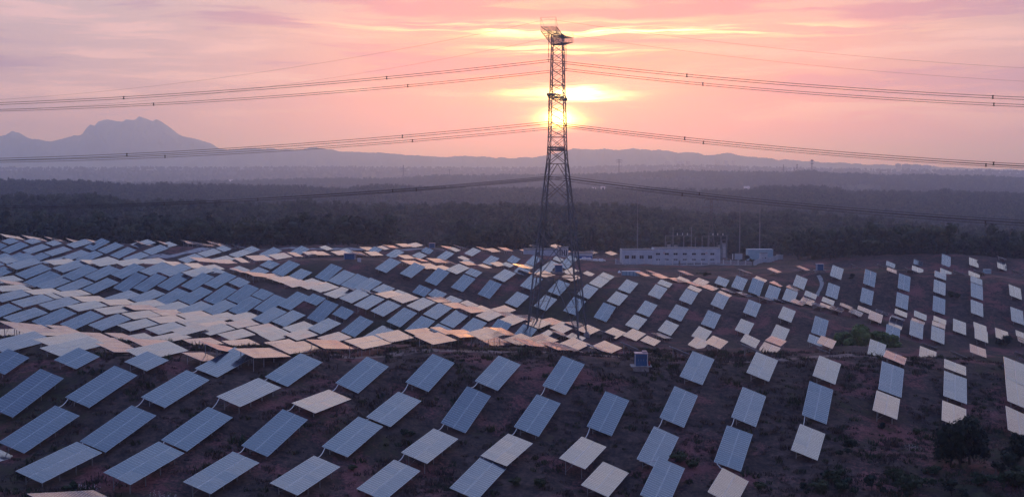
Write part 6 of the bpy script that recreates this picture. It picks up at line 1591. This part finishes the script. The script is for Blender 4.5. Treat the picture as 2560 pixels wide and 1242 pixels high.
MT1 = [(-500, 400), (-300, 362), (-120, 345), (0, 341), (20, 336), (35, 327), (50, 332), (75, 345), (120, 354), (150, 350), (170, 345), (200, 340), (210, 335), (222, 320), (230, 313), (240, 318), (250, 307), (265, 302), (277, 298), (295, 303), (310, 307), (320, 298), (340, 300), (352, 293), (370, 301), (385, 303), (395, 299), (415, 310), (435, 325), (452, 337), (480, 345), (520, 355), (540, 367), (580, 380), (640, 395), (720, 420), (800, 440)]
MT2 = [(430, 425), (500, 395), (560, 375), (600, 372), (640, 369), (665, 372), (700, 374), (750, 376), (795, 369), (825, 371), (850, 378), (900, 381), (950, 381), (990, 385), (1050, 389), (1100, 391), (1175, 390), (1240, 394), (1290, 395), (1360, 391), (1400, 382), (1430, 371), (1455, 374), (1475, 376), (1510, 371), (1545, 375), (1580, 373), (1640, 374), (1670, 378), (1695, 384), (1715, 380), (1730, 381), (1745, 383), (1760, 390), (1790, 385), (1820, 383), (1850, 390), (1930, 397), (2050, 405), (2200, 412), (2400, 420), (2700, 428), (3000, 435)]
mountains('mountain', 10200., MT1, 5, 700.)
mountains('hills', 9300., MT2, 6, 420.)
def town():
    bl = [(1662, 1674, 404), (1675, 1679, 408), (1690, 1699, 403), (1700, 1708, 402), (1714, 1724, 403), (1788, 1798, 402), (1808, 1818, 402), (1827, 1835, 402),
          (2238, 2250, 410), (2254, 2274, 411), (2276, 2300, 412), (2302, 2326, 414)]
    names_ = ['leftmost broad tower block in the misty town', 'narrow low tower block beside the leftmost one', 'left half of the twin tower blocks in the misty town', 'right half of the twin tower blocks in the misty town', 'tower block right of the twin blocks', 'left of three separate misty tower blocks', 'middle of three separate misty tower blocks', 'right of three separate misty tower blocks', 'leftmost block of the faint far right town', 'second block of the faint far right town', 'third block of the faint far right town', 'rightmost block of the faint far right town']
    D = 7300.; s = D / FPX
    for k, (u0, u1, yt) in enumerate(bl):
        x0_, x1_ = (u0 - CX) * s, (u1 - CX) * s; zt = CAMZ + (432 - yt) * s; zb = 20.; w, h = x1_ - x0_, zt - zb
        root = thing('tower_block', ((x0_ + x1_) / 2, D, zb), names_[k], 'building', 'tower blocks of the far town')
        b = MB(); b.box((0, 8, h / 2), (w, 18, h)); b.build('wall', M['city'], root)
        b = MB(); nf = max(6, int(h / 3.2))
        for i in range(nf):
            z = h - 2.2 - i * 3.2
            if z < 2: break
            nw = max(2, int(w / 4.5))
            for j in range(nw): b.box((-w / 2 + w * (j + .5) / nw, -1.03, z), (w / nw * .55, .1, 1.5))
        o = b.build('windows', M['window'], root); o['kind'] = 'stuff'
        b = MB(); b.box((0, 8, h + 1.6), (w * .45, 8, 3.2)); b.build('roof_house', M['city'], root)
town()
def hamlets():
    for k, (u_, D, w, h, lab) in enumerate(((1484, 2250., 7, 5, 'small white house left of a pair in the wooded valley'), (1507, 2260., 8, 7, 'taller white house right of a pair in the wooded valley'), (1866, 2300., 10, 8, 'white farmhouse on the wooded slope at right'), (578, 4100., 12, 5, 'long white roof glinting beyond the left ridge'))):
        x, y = at(u_, D); g = H(x, y); root = thing('house', (x, y, g), lab, 'house', 'white houses in the far woods')
        ht = 9 + h; b = MB(); b.box((0, 0, ht / 2), (w, 6, ht)); b.build('wall', M['white'], root)
        b = MB(); b.add([(-w / 2 - .4, -3.4, ht), (w / 2 + .4, -3.4, ht), (w / 2 + .4, 3.4, ht), (-w / 2 - .4, 3.4, ht), (-w / 2 - .4, 0, ht + 2), (w / 2 + .4, 0, ht + 2)], [(0, 1, 5, 4), (2, 3, 4, 5), (1, 2, 5), (3, 0, 4), (3, 2, 1, 0)]); b.build('roof', M['wall2'], root)
        b = MB()
        for q in (-.25, .25): b.box((w * q, -3.05, ht - 2.2), (1.2, .1, 1.4))
        b.build('window', M['window'], root)
hamlets()

# ------------------------------------------------------------------ haze
def haze():
    b = MB(); b.box((0, 13000, (560 - 60) / 2), (24000, 30000, 560 + 60)); o = b.build('haze', [])
    m = bpy.data.materials.new('haze'); m.use_nodes = True; T = NT(m.node_tree); T.n.clear()
    out = T.new('ShaderNodeOutputMaterial'); v = T.new('ShaderNodeVolumePrincipled')
    v.inputs['Color'].default_value = (.42, .58, 1.0, 1); v.inputs['Absorption Color'].default_value = (1, 1, 1, 1); v.inputs['Density'].default_value = HAZE; v.inputs['Anisotropy'].default_value = .7
    T.l.new(v.outputs[0], out.inputs['Volume']); o.data.materials.append(m)
    tag(o, kind='stuff')
    SC.cycles.volume_step_rate = 1.0
HAZE = 2.0e-4
haze()
